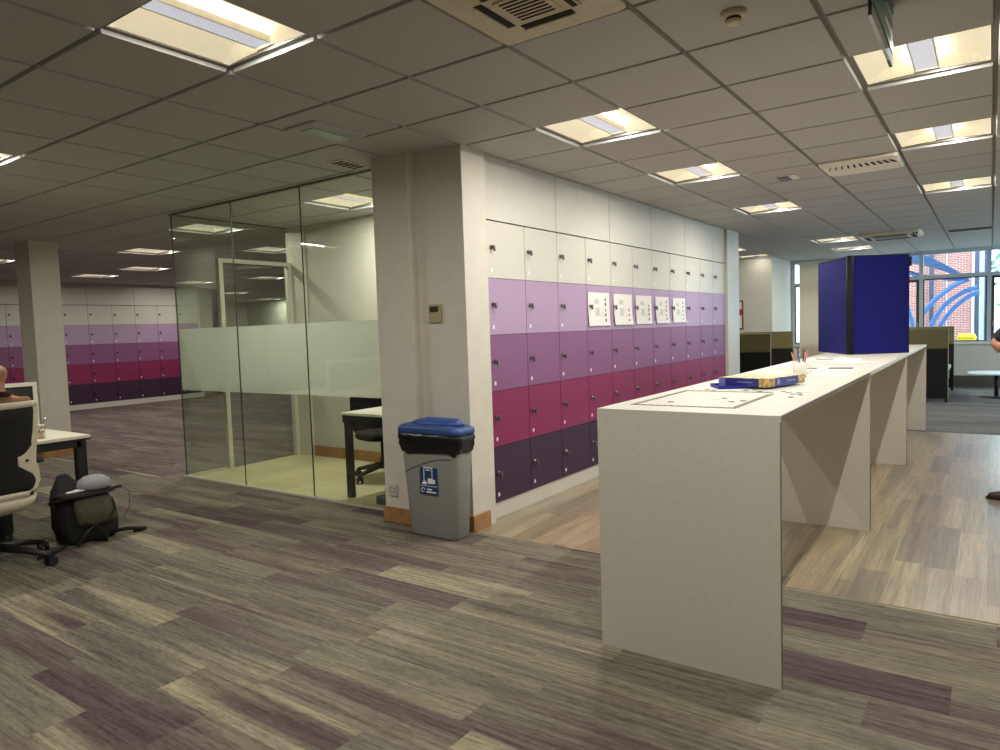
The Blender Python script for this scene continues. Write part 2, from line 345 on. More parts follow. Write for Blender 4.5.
# ------------------------------------------------------------ ceiling: tray tiles hanging just below a runner grid, openings at the lights
LIGHTS = [  # near-left corner on the grid (x, y), label
    (-4, 2, 'large near ceiling light at the top left of the view, above the grey bin'),
    (-3, 6, 'ceiling light nearest the start of the locker wall'),
    (-3, 9, 'ceiling light above the middle of the locker wall, second along its row'),
    (-3, 13, 'ceiling light near the far end of the lockers, third along its row'),
    (-3, 20, 'distant narrow-looking ceiling light above the blue display board, nearer of the pair'),
    (-3, 23, 'most distant ceiling light above the blue display board, close to the windows'),
    (0, 6, 'ceiling light at the right edge of the view behind the green exit sign'),
    (0, 9, 'middle one of the three ceiling lights down the right edge'),
    (0, 13, 'farthest of the three ceiling lights down the right edge of the view'),
    (-6, 20, 'ceiling light just visible past the far end of the lockers, nearer of two'),
    (-6, 23, 'ceiling light past the far end of the lockers beside the back wall'),
    (-9, 2, 'ceiling light cut off by the left edge of the view, above the seated person'),
    (-8, 7, 'ceiling light inside the glass meeting room beside its white back wall'),
    (-12, 7, 'ceiling light just outside the left glass wall of the meeting room'),
    (-16, 8, 'larger of the two ceiling lights between the white pillar and the meeting room'),
    (-20, 10, 'small distant ceiling light above the far lockers, right of the white pillar, nearer the glass'),
    (-23, 10, 'small distant ceiling light closest to the white pillar, above the far lockers'),
    (-20, 6, 'ceiling light at the left edge of the view, left of the white pillar'),
    (-14, 10, 'ceiling light seen through the upper glass above the meeting room door'),
    (-21, 15, 'distant ceiling light seen through the glass door, right one of the nearer row'),
    (-24, 14, 'distant ceiling light seen through the glass door, left one of the nearer row'),
    (-29, 19, 'distant ceiling light seen low through the glass door, middle row'),
    (-33, 24, 'most distant ceiling light seen through the glass door'),
    (-24, 19, 'distant ceiling light seen through the glass door at its right side'),
    (0, 2, 'ceiling light above the camera, out of view over the front of the white benches'),
    (-4, -3, 'added ceiling light, unseen behind the camera on the left'), (0, -3, 'added ceiling light, unseen behind the camera on the right'),  # both added to brighten the near end of the benches
    (-13, 1, 'ceiling light left of the seated person, out of view'),
    (-18, -1, 'ceiling light in the far left corner of the office, out of view'),
    (4, 3, 'ceiling light right of the view above the vinyl edge'), (4, 9, 'ceiling light right of the view above the vinyl floor'), (4, 16, 'ceiling light right of the view near the windows'),
    (0, 18, 'ceiling light right of the view in front of the window seats')]
LIGHTS = [l for l in LIGHTS if l[0:2] != (0, 18)]
occ = {(l[0], l[1]) for l in LIGHTS} | {(-2, 3)}
ce = MB(); zt, zr, gp = HC, HC + 0.018, 0.010
i0, i1, j0, j1 = -36, 8, -8, 27
rr = MB()
for i in range(i0, i1):
    for j in range(j0, j1):
        x, y = GX + 0.6 * i, GY + 0.6 * j
        if x > XR or y > 16.4 or (x < -16.3 and y < 10.4) or y < YN - 0.6: continue
        if (i, j) in occ: continue
        if -6.5 < x < -4.2 and 5.6 < y < 13.6: continue
        a, b, c, d = x + gp, x + 0.6 - gp, y + gp, y + 0.6 - gp; q = 0.004
        o = [(a, c, zr), (b, c, zr), (b, d, zr), (a, d, zr)]; n = [(a + q, c + q, zt), (b - q, c + q, zt), (b - q, d - q, zt), (a + q, d - q, zt)]
        ce.face(list(reversed(n)), M['tile'])
        for k in range(4): ce.face([o[k], o[(k + 1) % 4], n[(k + 1) % 4], n[k]], M['tile'])
for i in range(i0, i1 + 1):      # runners, flush with the top of the tile trays
    x = GX + 0.6 * i
    wdt = 0.026 if i in (-2, -1, 0, 1) else 0.016
    ce.box(x - 0.02, x + 0.02, GY + 0.6 * j0, GY + 0.6 * j1, zr, zr + 0.02, M['runner'])
for j in range(j0, j1 + 1):
    y = GY + 0.6 * j
    ce.box(GX + 0.6 * i0, GX + 0.6 * i1, y - 0.018, y + 0.018, zr + 0.0005, zr + 0.02, M['runner'])
struct('ceiling', ce)
struct('ceiling_slab', B(-22.4, XR + 0.3, YN - 0.3, 16.6, HC + 0.3, HC + 0.4, M['runner']))

# ------------------------------------------------------------ recessed lights
def fixture_meshes():
    fr = MB(); t = 0.012
    for a in ((0.0, 0.6, 0.0, t), (0.0, 0.6, 0.6 - t, 0.6), (0.0, t, t, 0.6 - t), (0.6 - t, 0.6, t, 0.6 - t)):
        fr.box(*a, 0.0, 0.09, M['fixture'])
    fr.box(0.0, 0.6, 0.0, 0.6, 0.09, 0.095, M['fixture'])
    def refl(sx):
        m = MB(); R = []
        for k in range(9):   # curved wing rising from the rim to the basket
            u = k / 8; x = 0.3 + sx * (0.285 - 0.225 * u); z = 0.004 + 0.075 * math.sin(u * PI * 0.62)
            R.append([(x, 0.05, z), (x, 0.55, z)])
        m.rings(R, M['reflector'], cap=False, closed=False)
        for y0, y1 in ((0.05, 0.014), (0.55, 0.586)):      # sloping end gussets
            for k in range(8):
                u, v = k / 8, (k + 1) / 8
                def pt(u, y): 
                    return (0.3 + sx * (0.285 - 0.225 * u), y, 0.004 + (0.075 * math.sin(u * PI * 0.62) if abs(y - y0) < 1e-6 else 0.0))
                m.face([pt(u, y0), pt(v, y0), pt(v, y1), pt(u, y1)], M['reflector'])
        return m
    bk = MB(); bk.box(0.247, 0.353, 0.03, 0.57, 0.022, 0.03, M['basket'])
    for sx in (-1, 1): bk.box(0.3 + sx * 0.053 - 0.003, 0.3 + sx * 0.053 + 0.003, 0.03, 0.57, 0.018, 0.05, M['fixture'])
    return fr.mesh('light_frame'), refl(-1).mesh('reflector'), refl(1).mesh('reflector'), bk.mesh('lamp_basket')
FM = fixture_meshes()
for i, j, lab in LIGHTS:
    t = thing('ceiling_light', lab, 'ceiling light', (GX + 0.6 * i, GY + 0.6 * j, zr + 0.001), 0, 'recessed square ceiling lights')
    link('light_frame', FM[0], t); link('reflector', FM[1], t); link('reflector', FM[2], t); link('lamp_basket', FM[3], t)
    la = D.lights.new('lamp_tube', 'AREA'); la.shape = 'RECTANGLE'; la.size = 0.022; la.size_y = 0.5
    la.energy = LAMP_W * (0.1 if (i, j) == (-6, 23) else 0.78 if i <= -12 else 1.35 if i == -8 else 0.55 if j < 0 and i > -6 else 1.0); la.color = LAMP_COL
    lo = link('lamp_tube', la, t, (0.375, 0.3, 0.012))
    lu = D.lights.new('lamp_uplight', 'AREA'); lu.shape = 'RECTANGLE'; lu.size = 0.05; lu.size_y = 0.5; lu.energy = 2.2; lu.color = LAMP_COL
    link('lamp_uplight', lu, t, (0.3, 0.3, 0.034)).rotation_euler = (PI, 0, 0)

# ------------------------------------------------------------ ceiling fittings
t = thing('air_conditioning_cassette', 'beige four-way air conditioning cassette at the top centre of the ceiling', 'air conditioner', (-1.494, 2.3845, zr))
m = MB(); m.loft([(0, 0, .292, .292, .004), (0, 0, .292, .292, -.020), (0, 0, .280, .280, -.030)], M['vent'], e=30, n=48); part('housing', m, t)
for k in range(4):
    mm = Matrix.Rotation(k * PI / 2, 4, 'Z'); s_ = MB().box(-0.12, 0.12, 0.135, 0.175, -0.0335, -0.028, M['slot'], mm); s_.box(-0.12, 0.12, 0.168, 0.175, -0.040, -0.032, M['vent'], mm); part('louvre', s_, t)
g = MB(); g.box(-.10, .10, -.10, .10, -.038, -.029, M['vent'])
for k in range(7): g.box(-.08, .08, -.085 + k * .026, -.073 + k * .026, -.0395, -.037, M['slot'])
part('intake_grille', g, t)
t = thing('air_diffuser', 'off-white square ceiling air diffuser with short dark slots, above the white benches', 'air vent', (-0.894, 6.58, zt))
m = MB(); m.loft([(0, 0, .295, .295, 0.0), (0, 0, .285, .285, -.018), (0, 0, .27, .27, -.024)], M['fixture'], e=16); part('face_plate', m, t)
m = MB(); m.box(-.25, .27, -.20, -.04, -.030, -.022, M['fixture']); part('blade_carrier', m, t)
for k in range(11):
    mm = Matrix.Translation((-.22 + .046 * k, -.12, 0)) @ Matrix.Rotation(.25 - .05 * k, 4, 'Z')
    part('slot', MB().box(-0.004 - .0009 * k, 0.004 + .0009 * k, -0.062, 0.062, -0.0325, -0.028, M['slot'], mm), t)
t = thing('air_conditioning_cassette', 'far air conditioning cassette on the ceiling between the display board and the windows', 'air conditioner', (-1.28, 12.45, zt))
m = MB(); m.loft([(0, 0, .42, .42, 0), (0, 0, .41, .41, -.03), (0, 0, .37, .37, -.05)], M['vent'], e=14); part('housing', m, t)
for k in range(4):
    mm = Matrix.Rotation(k * PI / 2, 4, 'Z'); part('louvre', MB().box(-0.25, 0.25, 0.28, 0.34, -0.056, -0.045, M['slot'], mm), t)
part('intake_grille', B(-.22, .22, -.22, .22, -.056, -.045, M['runner']), t)
s_ = MB().box(.30, .40, -.40, -.27, -.058, -.03, M['fixture']); s_.box(.32, .34, -.4015, -.27, -.0595, -.04, M['ink']); s_.box(.36, .38, -.4015, -.27, -.0595, -.04, M['ink']); part('sensor_label', s_, t)
m = MB(); m.box(-.27, .27, -.06, .06, -.022, 0, M['runner']); 
for k in range(2): m.box(-.26, .26, -.045 + k * .055, -.01 + k * .055, -.024, -.02, M['slot'])
solo('linear_diffuser', m, 'long dark slot air diffuser on the ceiling close to the windows', 'air vent', (-0.27, 12.72, zt))
t = thing('smoke_detector', 'round white smoke detector on the ceiling at the top right', 'smoke detector', (-0.88, 3.0, zt))
part('base', MB().lathe([(.052, 0), (.052, -.016), (.045, -.024)], M['vent'], n=24), t)
m = MB().lathe([(.03, -.024), (.026, -.034)], M['slot'], n=20); m.lathe([(.035, -.034), (.033, -.044), (.02, -.050)], M['vent'], n=20); part('sensor_head', m, t)
t = thing('emergency_light', 'small ceiling emergency light with dark lens above the locker wall', 'emergency light', (-1.5, 6.69, zt))
part('housing', B(-.085, .085, -.11, .11, -.008, 0, M['fixture']), t); part('lens', B(-.075, .02, -.09, .09, -.014, -.006, M['lcd']), t)
t = thing('emergency_light', 'rectangular ceiling emergency light with greenish lens in front of the pillar', 'emergency light', (-3.43, 3.05, zt))
m = MB().loft([(0, 0, .15, .22, 0), (0, 0, .14, .21, -.014)], M['tile'], e=12); part('housing', m, t); part('lens', B(-.06, .06, -.15, .15, -.02, -.012, M['ledgreen']), t)
m = MB(); m.box(-.08, .08, -.14, .14, -.008, 0, M['vent'])
for k in range(5): m.box(-.06, .06, -.12 + k * .05, -.09 + k * .05, -.0095, -.007, M['slot'])
solo('ceiling_vent', m, 'small slatted ceiling vent beside the meeting room glass and pillar', 'air vent', (-3.95, 3.72, zt))
t = thing('exit_sign', 'hanging green acrylic exit sign seen edge-on at the top right', 'exit sign', (-0.35, 3.08, HC))
part('housing', B(-.010, .010, -.34, .30, -.03, 0, M['exitgreen']), t, bv=.002)
m = MB().box(-.006, .006, -.32, .30, -.24, -.03, M['acrylic']); part('sign_blade', m, t)
m = MB(); m.box(-.009, -.0065, -.30, .28, -.19, -.08, M['exitgreen']); m.box(.0065, .009, -.30, .28, -.19, -.08, M['exitgreen'])
for sx in (-.0105, .0095):
    m.box(sx, sx + .001, .02, .20, -.145, -.125, M['tag']); m.prism([(.20, -.10), (.25, -.135), (.20, -.17)], 'X', sx, sx + .001, M['tag'])
part('pictogram', m, t)

# ------------------------------------------------------------ walls
W_ = M['wall']
HT = HC + 0.12
struct('wall_left', B(-16.6, -16.26, -4, 10.6, 0, HT, W_))
struct('wall_left_return', B(-22.2, -16.26, 10.4, 10.6, 0, HT, W_))
struct('wall_far_left', B(-22.4, -22.2, 10.4, 15.8, 0, HT, W_))
struct('wall_back_left', B(-22.2, -6.6, 15.6, 15.8, 0, HT, W_))
struct('wall_light_seal', B(-6.75, -6.55, 5.53, 15.6, 0, HT, W_))  # unseen wall, added to seal this side against light
struct('wall_back', B(-6.55, -3.62, 14.75, 14.9, 0, HT, W_))
struct('wall_back_return', B(-3.75, -3.62, 14.9, YW + 0.1, 0, HT, W_))
struct('wall_meeting_room_back', B(-6.55, -3.4, 5.43, 5.53, 0, HT, W_))
struct('wall_locker_side', B(-3.62, -3.5, 5.53, 10.3, 0, HT, W_))
struct('wall_locker_end', B(-3.5, -2.985, 9.765, 10.3, 0, HT, M['white']))
struct('wall_front', B(-16.4, XR + .2, YN - 0.2, YN, 0, HT, W_))
struct('wall_right', B(XR, XR + 0.2, YN, 9.5, 0, HT, W_))
struct('wall_added_window_sill', B(XR, XR + 0.2, 9.5, YW + .1, 0, .85, M['white']))
struct('trim_added_window_head', B(XR, XR + 0.2, 9.5, YW + .1, 2.62, HT, M['alu']))
for k in range(3):  # unseen side windows, added to bring bluish daylight in from the right
    y0, y1 = 9.5 + 2.28 * k, 5.0 + 2.28 * (k + 1)
    f = MB(); f.box(XR + .04, XR + .12, y0, y0 + .07, .85, 2.62, M['alu']); f.box(XR + .04, XR + .12, y1 - .03, y1, .85, 2.62, M['alu']); f.box(XR + .04, XR + .12, y0 + .07, y1 - .03, 2.10, 2.16, M['alu'])
    o = struct('window_%d' % (k + 20), f); part('pane', B(XR + .07, XR + .08, y0 + .07, y1 - .03, .85, 2.62, M['winglass']), o)
struct('wall_window_sill', B(-3.62, XR, YW, YW + 0.18, 0, 0.83, M['white']))
struct('trim_window_sill', B(-3.62, XR, YW - 0.04, YW + 0.20, 0.83, 0.855, M['frame']))
struct('trim_window_head', B(-3.62, XR, YW, YW + 0.18, 2.66, HT, M['alu']))
struct('baseboard_window', B(-3.62, XR, YW - 0.03, YW, 0, 0.22, mat('dark_trunking', (84, 76, 68), 0.7)))
# pillar between meeting room and lockers: one shaft with a shallow projecting left half
m = MB(); m.prism([(-3.745, 3.75), (-3.40, 3.75), (-3.40, 3.83), (-2.97, 3.83), (-2.97, 4.10), (-3.42, 4.10), (-3.42, 4.06), (-3.745, 4.06)], 'Z', 0, HT, M['pillar'])
struct('wall_pillar', m)
struct('wall_meeting_room_side', B(-3.49, -3.43, 4.10, 5.43, 0, HT, W_))
m = MB(); m.prism([(-3.76, 3.735), (-3.385, 3.735), (-3.385, 3.815), (-2.955, 3.815), (-2.955, 4.02), (-2.969, 4.02), (-2.969, 3.829), (-3.399, 3.829), (-3.399, 3.749), (-3.745, 3.749), (-3.745, 3.95), (-3.76, 3.95)], 'Z', 0.0, 0.115, M['wood'])
struct('baseboard_pillar', m, bv=.003)
struct('wall_pillar_left', B(-10.05, -9.64, 3.75, 4.08, 0, HT, M['pillar']))
m = MB(); m.prism([(-10.065, 3.735), (-9.625, 3.735), (-9.625, 4.08), (-9.6395, 4.08), (-9.6395, 3.7495), (-10.05, 3.7495), (-10.05, 4.08), (-10.065, 4.08)], 'Z', 0, .13, M['wood'])
struct('baseboard_pillar_left', m)
struct('baseboard_meeting_room', B(-6.55, -3.53, 5.415, 5.43, 0, 0.12, M['wood']))
struct('baseboard_left', B(-16.26, -16.245, 9.80, 10.4, 0, 0.13, M['wood']))
struct('trim_corner_post', B(-6.86, -6.56, 5.40, 5.55, 0, HT, M['frame']))

# ------------------------------------------------------------ glass partition of the meeting room
def pane(name, x0, x1, y0, y1, z0, z1, lab, frost=True, gy=0):
    o = struct(name, B(x0, x1, y0, y1, z0, z1, M['glass'])); o['label'] = lab
    if frost:
        e = 0.0015
        f = MB()
        if x1 - x0 > y1 - y0: f.face([(x0, y1 + e, 0.905), (x1, y1 + e, 0.905), (x1, y1 + e, 1.53), (x0, y1 + e, 1.53)], M['frost'])
        else: f.face([(x1 + e, y0, 0.905), (x1 + e, y1, 0.905), (x1 + e, y1, 1.53), (x1 + e, y0, 1.53)], M['frost'])
        part('frosted_band', f, o, label='frosted film band')
    return o
gx = [-6.82, -5.807, -4.822, -3.84]
zb = 0.016
for k in range(3):
    pane('window_%d' % (k + 1), gx[k] + .0015, gx[k + 1] - .0015, GY0 - .006, GY0 + .006, zb, HC - .005, ['left glass pane of the meeting room front', 'middle glass pane of the meeting room front', 'right glass pane of the meeting room front beside the pillar'][k])
struct('trim_glass_base', B(-6.84, -3.82, GY0 - .018, GY0 + .018, 0, zb, mat('glass_channel', (196, 194, 172), 0.5)))
struct('trim_glass_head', B(-6.84, -3.82, GY0 - .02, GY0 + .02, HC - .009, HC + .05, mat('glass_head', (96, 88, 74), 0.6)))
for k in (1, 2):
    struct('trim_glass_joint', B(gx[k] - .0012, gx[k] + .0012, GY0 - .0062, GY0 + .0062, zb, HC - .01, M['darkframe']))
struct('trim_glass_joint', B(gx[0] - .002, gx[0] + .0012, GY0 - .0062, GY0 + .0062, zb, HC - .01, M['darkframe']))
pane('window_4', -6.826, -6.814, GY0 + .008, 4.44, zb, HC - .005, 'glass side pane between the front corner and the meeting room door')
pane('window_5', -6.826, -6.814, 4.46, 5.39, 2.29, HC - .005, 'glass pane above the meeting room door', frost=False)
struct('trim_side_base', B(-6.838, -6.802, GY0 + .02, 4.44, 0, zb, MATS['glass_channel']))
struct('trim_side_head', B(-6.84, -6.80, GY0 + .02, 5.39, HC - .009, HC + .05, MATS['glass_head']))
d = MB()
d.box(-6.85, -6.79, 4.45, 4.50, 0, 2.285, M['frame']); d.box(-6.85, -6.79, 5.35, 5.40, 0, 2.285, M['frame']); d.box(-6.85, -6.79, 4.50, 5.35, 2.24, 2.285, M['frame'])
dr = struct('door_1', d); dr['label'] = 'white framed glass door in the left side of the meeting room'
lf = part('door_leaf', B(-6.827, -6.813, 4.505, 5.335, .012, 2.225, M['glass']), dr)
f = MB(); f.face([(-6.811, 4.505, .905), (-6.811, 5.335, .905), (-6.811, 5.335, 1.53), (-6.811, 4.505, 1.53)], M['frost']); part('frosted_band', f, lf)
part('door_stile', B(-6.832, -6.808, 4.50, 4.515, .01, 2.23, M['darkframe']), lf)
h_ = MB().tube([(-6.80, 4.60, 1.05), (-6.76, 4.60, 1.05), (-6.76, 4.72, 1.05)], .009, M['steel']); part('door_handle', h_, lf)
solo('access_reader', B(-6.775, -6.762, 4.435, 4.505, 1.20, 1.36, mat('reader_pale', (196, 212, 220), 0.4)), 'small pale rectangular access reader on the meeting room door frame', 'access reader')

# ------------------------------------------------------------ lockers
Z0, DZ = 0.1205, 0.4206
ZTOP = Z0 + 5 * DZ
door_mesh = []
for r in range(5):
    m = MB().box(-0.016, 0.0, 0.0035, LP - 0.0035, 0.002, DZ - 0.002, DOORC[r]); me = m.mesh('locker_door'); door_mesh.append(me)
lk = MB(); lk.lathe([(.017, 0), (.017, .008), (.011, .012), (.011, .03)], M['lock'], n=14)
lk.box(-.008, .008, -.03, .012, .022, .036, M['lock'])
lkm = lk.mesh('door_lock')
lkm.transform(Matrix.Rotation(PI / 2, 4, 'Y') @ Matrix.Rotation(PI / 2 + 0.2, 4, 'Z'))
tgm = MB().box(0, .0015, 0, .022, 0, .028, M['tag']).mesh('number_tag')
def locker_unit(X, y0, n, lab, group, facing=1, tops=True):
    t = thing('locker_unit', lab, 'lockers', (X, y0, 0), 0, group)
    wd = n * LP
    part('carcass', B(-.39, -.018, .001, wd - .001, Z0 - .001, ZTOP + .001, mat('carcass_grey', (70, 64, 66), .8)), t)
    part('plinth', B(-.39, -.008, .001, wd - .001, 0, Z0 - .003, M['white']), t)
    part('top_panel', B(-.39, -.002, .004, wd - .004, ZTOP + .009, HC - 0.002, M['white']), t)
    for c in range(n):
        for r in range(5):
            dd = link('locker_door', door_mesh[r], t, (0, c * LP, ZTOP - (r + 1) * DZ)); dd['label'] = DOORN[r] + ' locker door'
            bv_ = None
            link('door_lock', lkm, dd, (0, .055, .225))
            link('number_tag', tgm, dd, (0, .045, .045))
    return t
names = ['first', 'second', 'third', 'fourth', 'fifth']
for u in range(6):
    n = 2 if u < 5 else 1
    lab = ['locker unit nearest the pillar and the grey bin, full purple gradient in view',
           'second locker unit from the pillar, just left of the first posted paper',
           'third locker unit from the pillar, behind the front end of the white bench',
           'fourth locker unit from the pillar, middle of the posted papers',
           'fifth locker unit from the pillar, just past the posted papers',
           'single-width locker unit at the far end of the right locker wall'][u]
    if u == 1: lab = 'second locker unit from the pillar, with the first paper posted on its right door'
    if u == 2: lab = 'third locker unit from the pillar, with two papers posted on it'
    if u == 3: lab = 'fourth locker unit from the pillar, carrying the last two posted papers'
    if u == 4: lab = 'fifth locker unit from the pillar, with no papers on it'
    locker_unit(LX, LY + 2 * u * LP, n, lab, 'lockers along the right-hand wall')
struct('trim_locker_end', B(-3.5, LX - .001, 4.105, LY - .001, 0, HT, M['white']))
FX = -15.85
for u in range(6):
    y = 9.74 - LP - 2 * LP * u if u < 5 else None
    if u == 0: locker_unit(FX, 9.74 - LP, 1, 'single-width far locker unit at the right end, behind the glass', 'lockers along the far left wall')
    lab = ['far locker unit just left of the glass corner', 'second far locker unit left of the glass corner',
           'far locker unit immediately right of the white pillar', 'far locker unit mostly hidden behind the white pillar', 'far locker unit at the left edge of the view beyond the seated person'][u] if u < 5 else None
    if u < 5: locker_unit(FX, 9.74 - LP - 2 * LP * (u + 1), 2, lab, 'lockers along the far left wall')
struct('trim_far_locker_end', B(-16.26, FX + .003, 9.742, 9.80, 0, HT, M['white']))
# papers posted on the lockers
for k, (a, b) in enumerate([(5.71, 6.14), (6.24, 6.66), (6.76, 7.17), (7.28, 7.66), (7.79, 8.19)]):
    m = MB(); n = 6; wd = b - a; zt_, zb_ = 1.735 - .004 * k, 1.425 + .002 * k
    def px_(u, v):   # gentle curl at the lower corners
        return .0045 + 0.012 * (1 - v) ** 3 * (0.3 + abs(u - .5) * 1.6) * (1.4 if k % 2 else .8)
    for side in (0, .0012):
        for i in range(n):
            for j in range(n):
                q = [(i / n, j / n), ((i + 1) / n, j / n), ((i + 1) / n, (j + 1) / n), (i / n, (j + 1) / n)]
                m.face([(px_(u, v) + side, u * wd, zb_ + v * (zt_ - zb_)) for u, v in q], M['paper'], True)
    x1 = .0067
    def ink(u0, u1, v0, v1, mm):
        m.face([(px_(u, v) + .0018, u * wd, zb_ + v * (zt_ - zb_)) for u, v in ((u0, v0), (u1, v0), (u1, v1), (u0, v1))], mm)
    random.seed(k + 3)
    ink(.28, .50, .66, .80, M['inkgrey']); ink(.32, .52, .30, .54, M['inkgrey'])
    for q in range(5):
        v = .12 + q * .16
        if random.random() < .8: ink(.78, .84, v, v + .05 + .07 * random.random(), M['ink'])
    for q in range(6): ink(.58 + .03 * q, .585 + .03 * q, .25, .25 + .3 * random.random() + .15, M['inkgrey'])
    solo('posted_paper', m, ['first', 'second', 'third', 'fourth', 'fifth'][k] + ' sheet of paper from the left posted across the pale lilac locker doors', 'paper', (LX + .001, a, 0), 0, 'papers posted on the lockers')

# ------------------------------------------------------------ pillar fittings
t = thing('thermostat', 'small beige thermostat with dark display on the pillar', 'thermostat', (-3.24, 3.83, 1.55))
part('housing', B(-.058, .058, -.018, 0, -.065, .065, M['thermo']), t, bv=.004); part('display', B(-.045, .03, -.021, -.017, .01, .05, M['lcd']), t)
t = thing('power_socket', 'double metal power socket low on the pillar, left of the bin', 'power socket', (-3.66, 3.75, .245))
part('plate', B(-.045, .045, -.010, 0, -.045, .045, M['socket']), t, bv=.002)
m = MB()
for sx in (-.02, .02):
    m.box(sx - .004, sx + .004, -.0115, -.009, .012, .022, M['slot']); m.box(sx - .010, sx - .005, -.0115, -.009, -.015, -.005, M['slot']); m.box(sx + .005, sx + .010, -.0115, -.009, -.015, -.005, M['slot'])
part('sockets', m, t)

# ------------------------------------------------------------ recycling bin
t = thing('recycling_bin', 'grey plastic recycling bin with blue lid and black liner against the pillar', 'bin', (-3.15, 3.672, 0))
m = MB(); m.loft([(0, 0, .205, .085, 0.0), (0, 0, .212, .09, .012), (0, -.006, .255, .102, .62), (0, -.006, .258, .103, .66)], M['binbody'], n=48, e=6); part('bin_body', m, t)
m = MB()   # raised arc moulded on the front
arc = [(-.225 + .43 * u, 0, .42 + .115 * math.sin(u * PI * .5)) for u in [k / 14 for k in range(15)]]
def fy(x, z): return -.006 * z / .62 - (.09 + .012 * z / .62) * max(0, 1 - (abs(x) / (.212 + .043 * z / .62)) ** 6) ** (1 / 6)
m.tube([(x, fy(x, z) + .001, z) for x, _, z in arc], .0045, mat('bin_groove', (84, 84, 80), .7), n=6); part('moulded_arc', m, t)
m = MB(); R = []
random.seed(5)
for z, hx, hy in ((.562, .252, .106), (.572, .258, .111), (.585, .262, .114), (.62, .272, .117), (.66, .278, .118), (.69, .274, .115), (.695, .255, .105)):
    ring = []
    for k in range(72):
        a = 2 * PI * (k + .5) / 72; c, q = math.cos(a), math.sin(a); wv = 1 + .022 * math.sin(k * 1.9 + z * 60) + .014 * math.sin(k * .83 + z * 90)
        ring.append((hx * wv * math.copysign(abs(c) ** .34, c), -.006 + hy * wv * math.copysign(abs(q) ** .34, q) , z + (.014 * math.sin(k * .47) if z < .57 else 0)))
    R.append(ring)
m.rings(R, M['binbag'], cap=False); part('liner_bag', m, t)
m = MB(); m.loft([(0, -.006, .280, .118, .69), (0, -.006, .284, .121, .70), (0, -.006, .280, .118, .725), (-.03, -.004, .22, .11, .745)], M['binlid'], n=48, e=6)
lid = part('lid', m, t)
m = MB(); m.loft([(.0, .0, .235, .09, .735), (.02, .0, .20, .065, .765), (.05, 0, .14, .03, .785)], M['binlid'], n=36, e=2.6); part('lid_handle', m, lid)
s_ = MB(); s_.box(-.062, .062, -.0012, 0, -.085, .1, M['sticker'])
y = -.0018
def mk(x0, x1, z0, z1): s_.box(x0, x1, y, -.0005, z0, z1, M['tag'])
mk(-.035, -.030, -.01, .075); mk(.022, .027, -.01, .075); mk(-.035, .027, .072, .078); mk(-.02, .012, .058, .064)
mk(-.005, .03, -.02, .012); mk(.03, .045, -.018, .006)
s_.prism([(-.05, -.02), (-.03, .0), (-.008, -.018), (-.02, -.026), (-.044, -.026)], 'Y', y, -.0005, M['tag'])
mk(-.058, .058, -.036, -.033)
for k in range(10):
    a0, a1 = 2 * PI * k / 12, 2 * PI * (k + .8) / 12; c0 = (-.04, -.06)
    s_.prism([(c0[0] + r * math.cos(a), c0[1] + r * math.sin(a)) for r, a in ((.015, a0), (.015, a1), (.009, a1), (.009, a0))], 'Y', y, -.0005, M['tag'])
mk(-.012, .022, -.058, -.050); mk(-.018, .052, -.074, -.066)
st = part('recycling_label', s_, t, (.005, -.1045, .385)); st.rotation_euler = (-0.026, 0, 0); st.scale = (1.28, 1, 1.1); st['label'] = 'blue recycling label with white symbols'

t.scale = (1, 1, 1.05)
# ------------------------------------------------------------ white bench tables
def bench(y0, y1, lab, dx=0, dz=0, brown=False):
    t = thing('bench_table', lab, 'table', (-1.026 + dx, y0, 0), 0, 'white high tables in a row')
    L_ = y1 - y0; hw = .382; th = .025; H = 1.0641 + dz
    part('tabletop', MB().prism([(.0, H), (L_, H), (L_ - th, H - th), (th, H - th)], 'X', -hw, hw, M['bench']), t)
    if brown: part('edge_strip', B(hw, hw + .0008, th, L_ - th, H - th + .001, H - .003, M['benchedge']), t, label='brown edge of the tabletop')
    for a, b in ((0, th), (L_, L_ - th)):
        o = part('side_panel', MB().prism([(a, 0), (b, 0), (b, H - th), (a, H)], 'X', -hw, hw - .001, M['bench']), t)
        part('edge_strip', MB().box(hw - .001, hw + .0002, min(a, b) + .004, max(a, b) - .002, .001, H - th, M['benchedge']), o)
    part('rail', B(-.012, .012, th, L_ - th, H - th - .10, H - th, M['bench']), t)
    return t
bench(2.7247, 5.1492, 'nearest white high table with the puzzle on it', brown=True)
bench(5.156, 7.600, 'middle white high table of the row, behind the nearest one')
bench(7.606, 10.03, 'farthest white high table of the row, beyond the blue display board', .0, .0)
BZ = 1.0641

# puzzle being laid out
m = MB()
def fb(x0, x1, y0, y1):
    m.box(x0, x1, y0, y1, 0, .0022, M['puzzle'])
fb(-.235, .235, 0, .014); fb(-.235, .215, .686, .70); fb(-.235, -.221, .014, .686); fb(.221, .235, .014, .62)
for k in range(14):   # knobs of the border pieces
    m.lathe([(.006, 0), (.006, .0022)], M['puzzle'], (-.21 + k * .032, .018, 0), 8); m.lathe([(.006, 0), (.006, .0022)], M['puzzle'], (-.21 + k * .030, .682, 0), 8)
for k in range(18):
    m.lathe([(.006, 0), (.006, .0022)], M['puzzle'], (-.217, .04 + k * .036, 0), 8); m.lathe([(.006, 0), (.006, .0022)], M['puzzle'], (.217, .04 + k * .032, 0), 8)
solo('puzzle_border', m, 'grey rectangular jigsaw border laid out on the nearest white table', 'jigsaw puzzle', (-1.095, 2.90, BZ))
pm = []
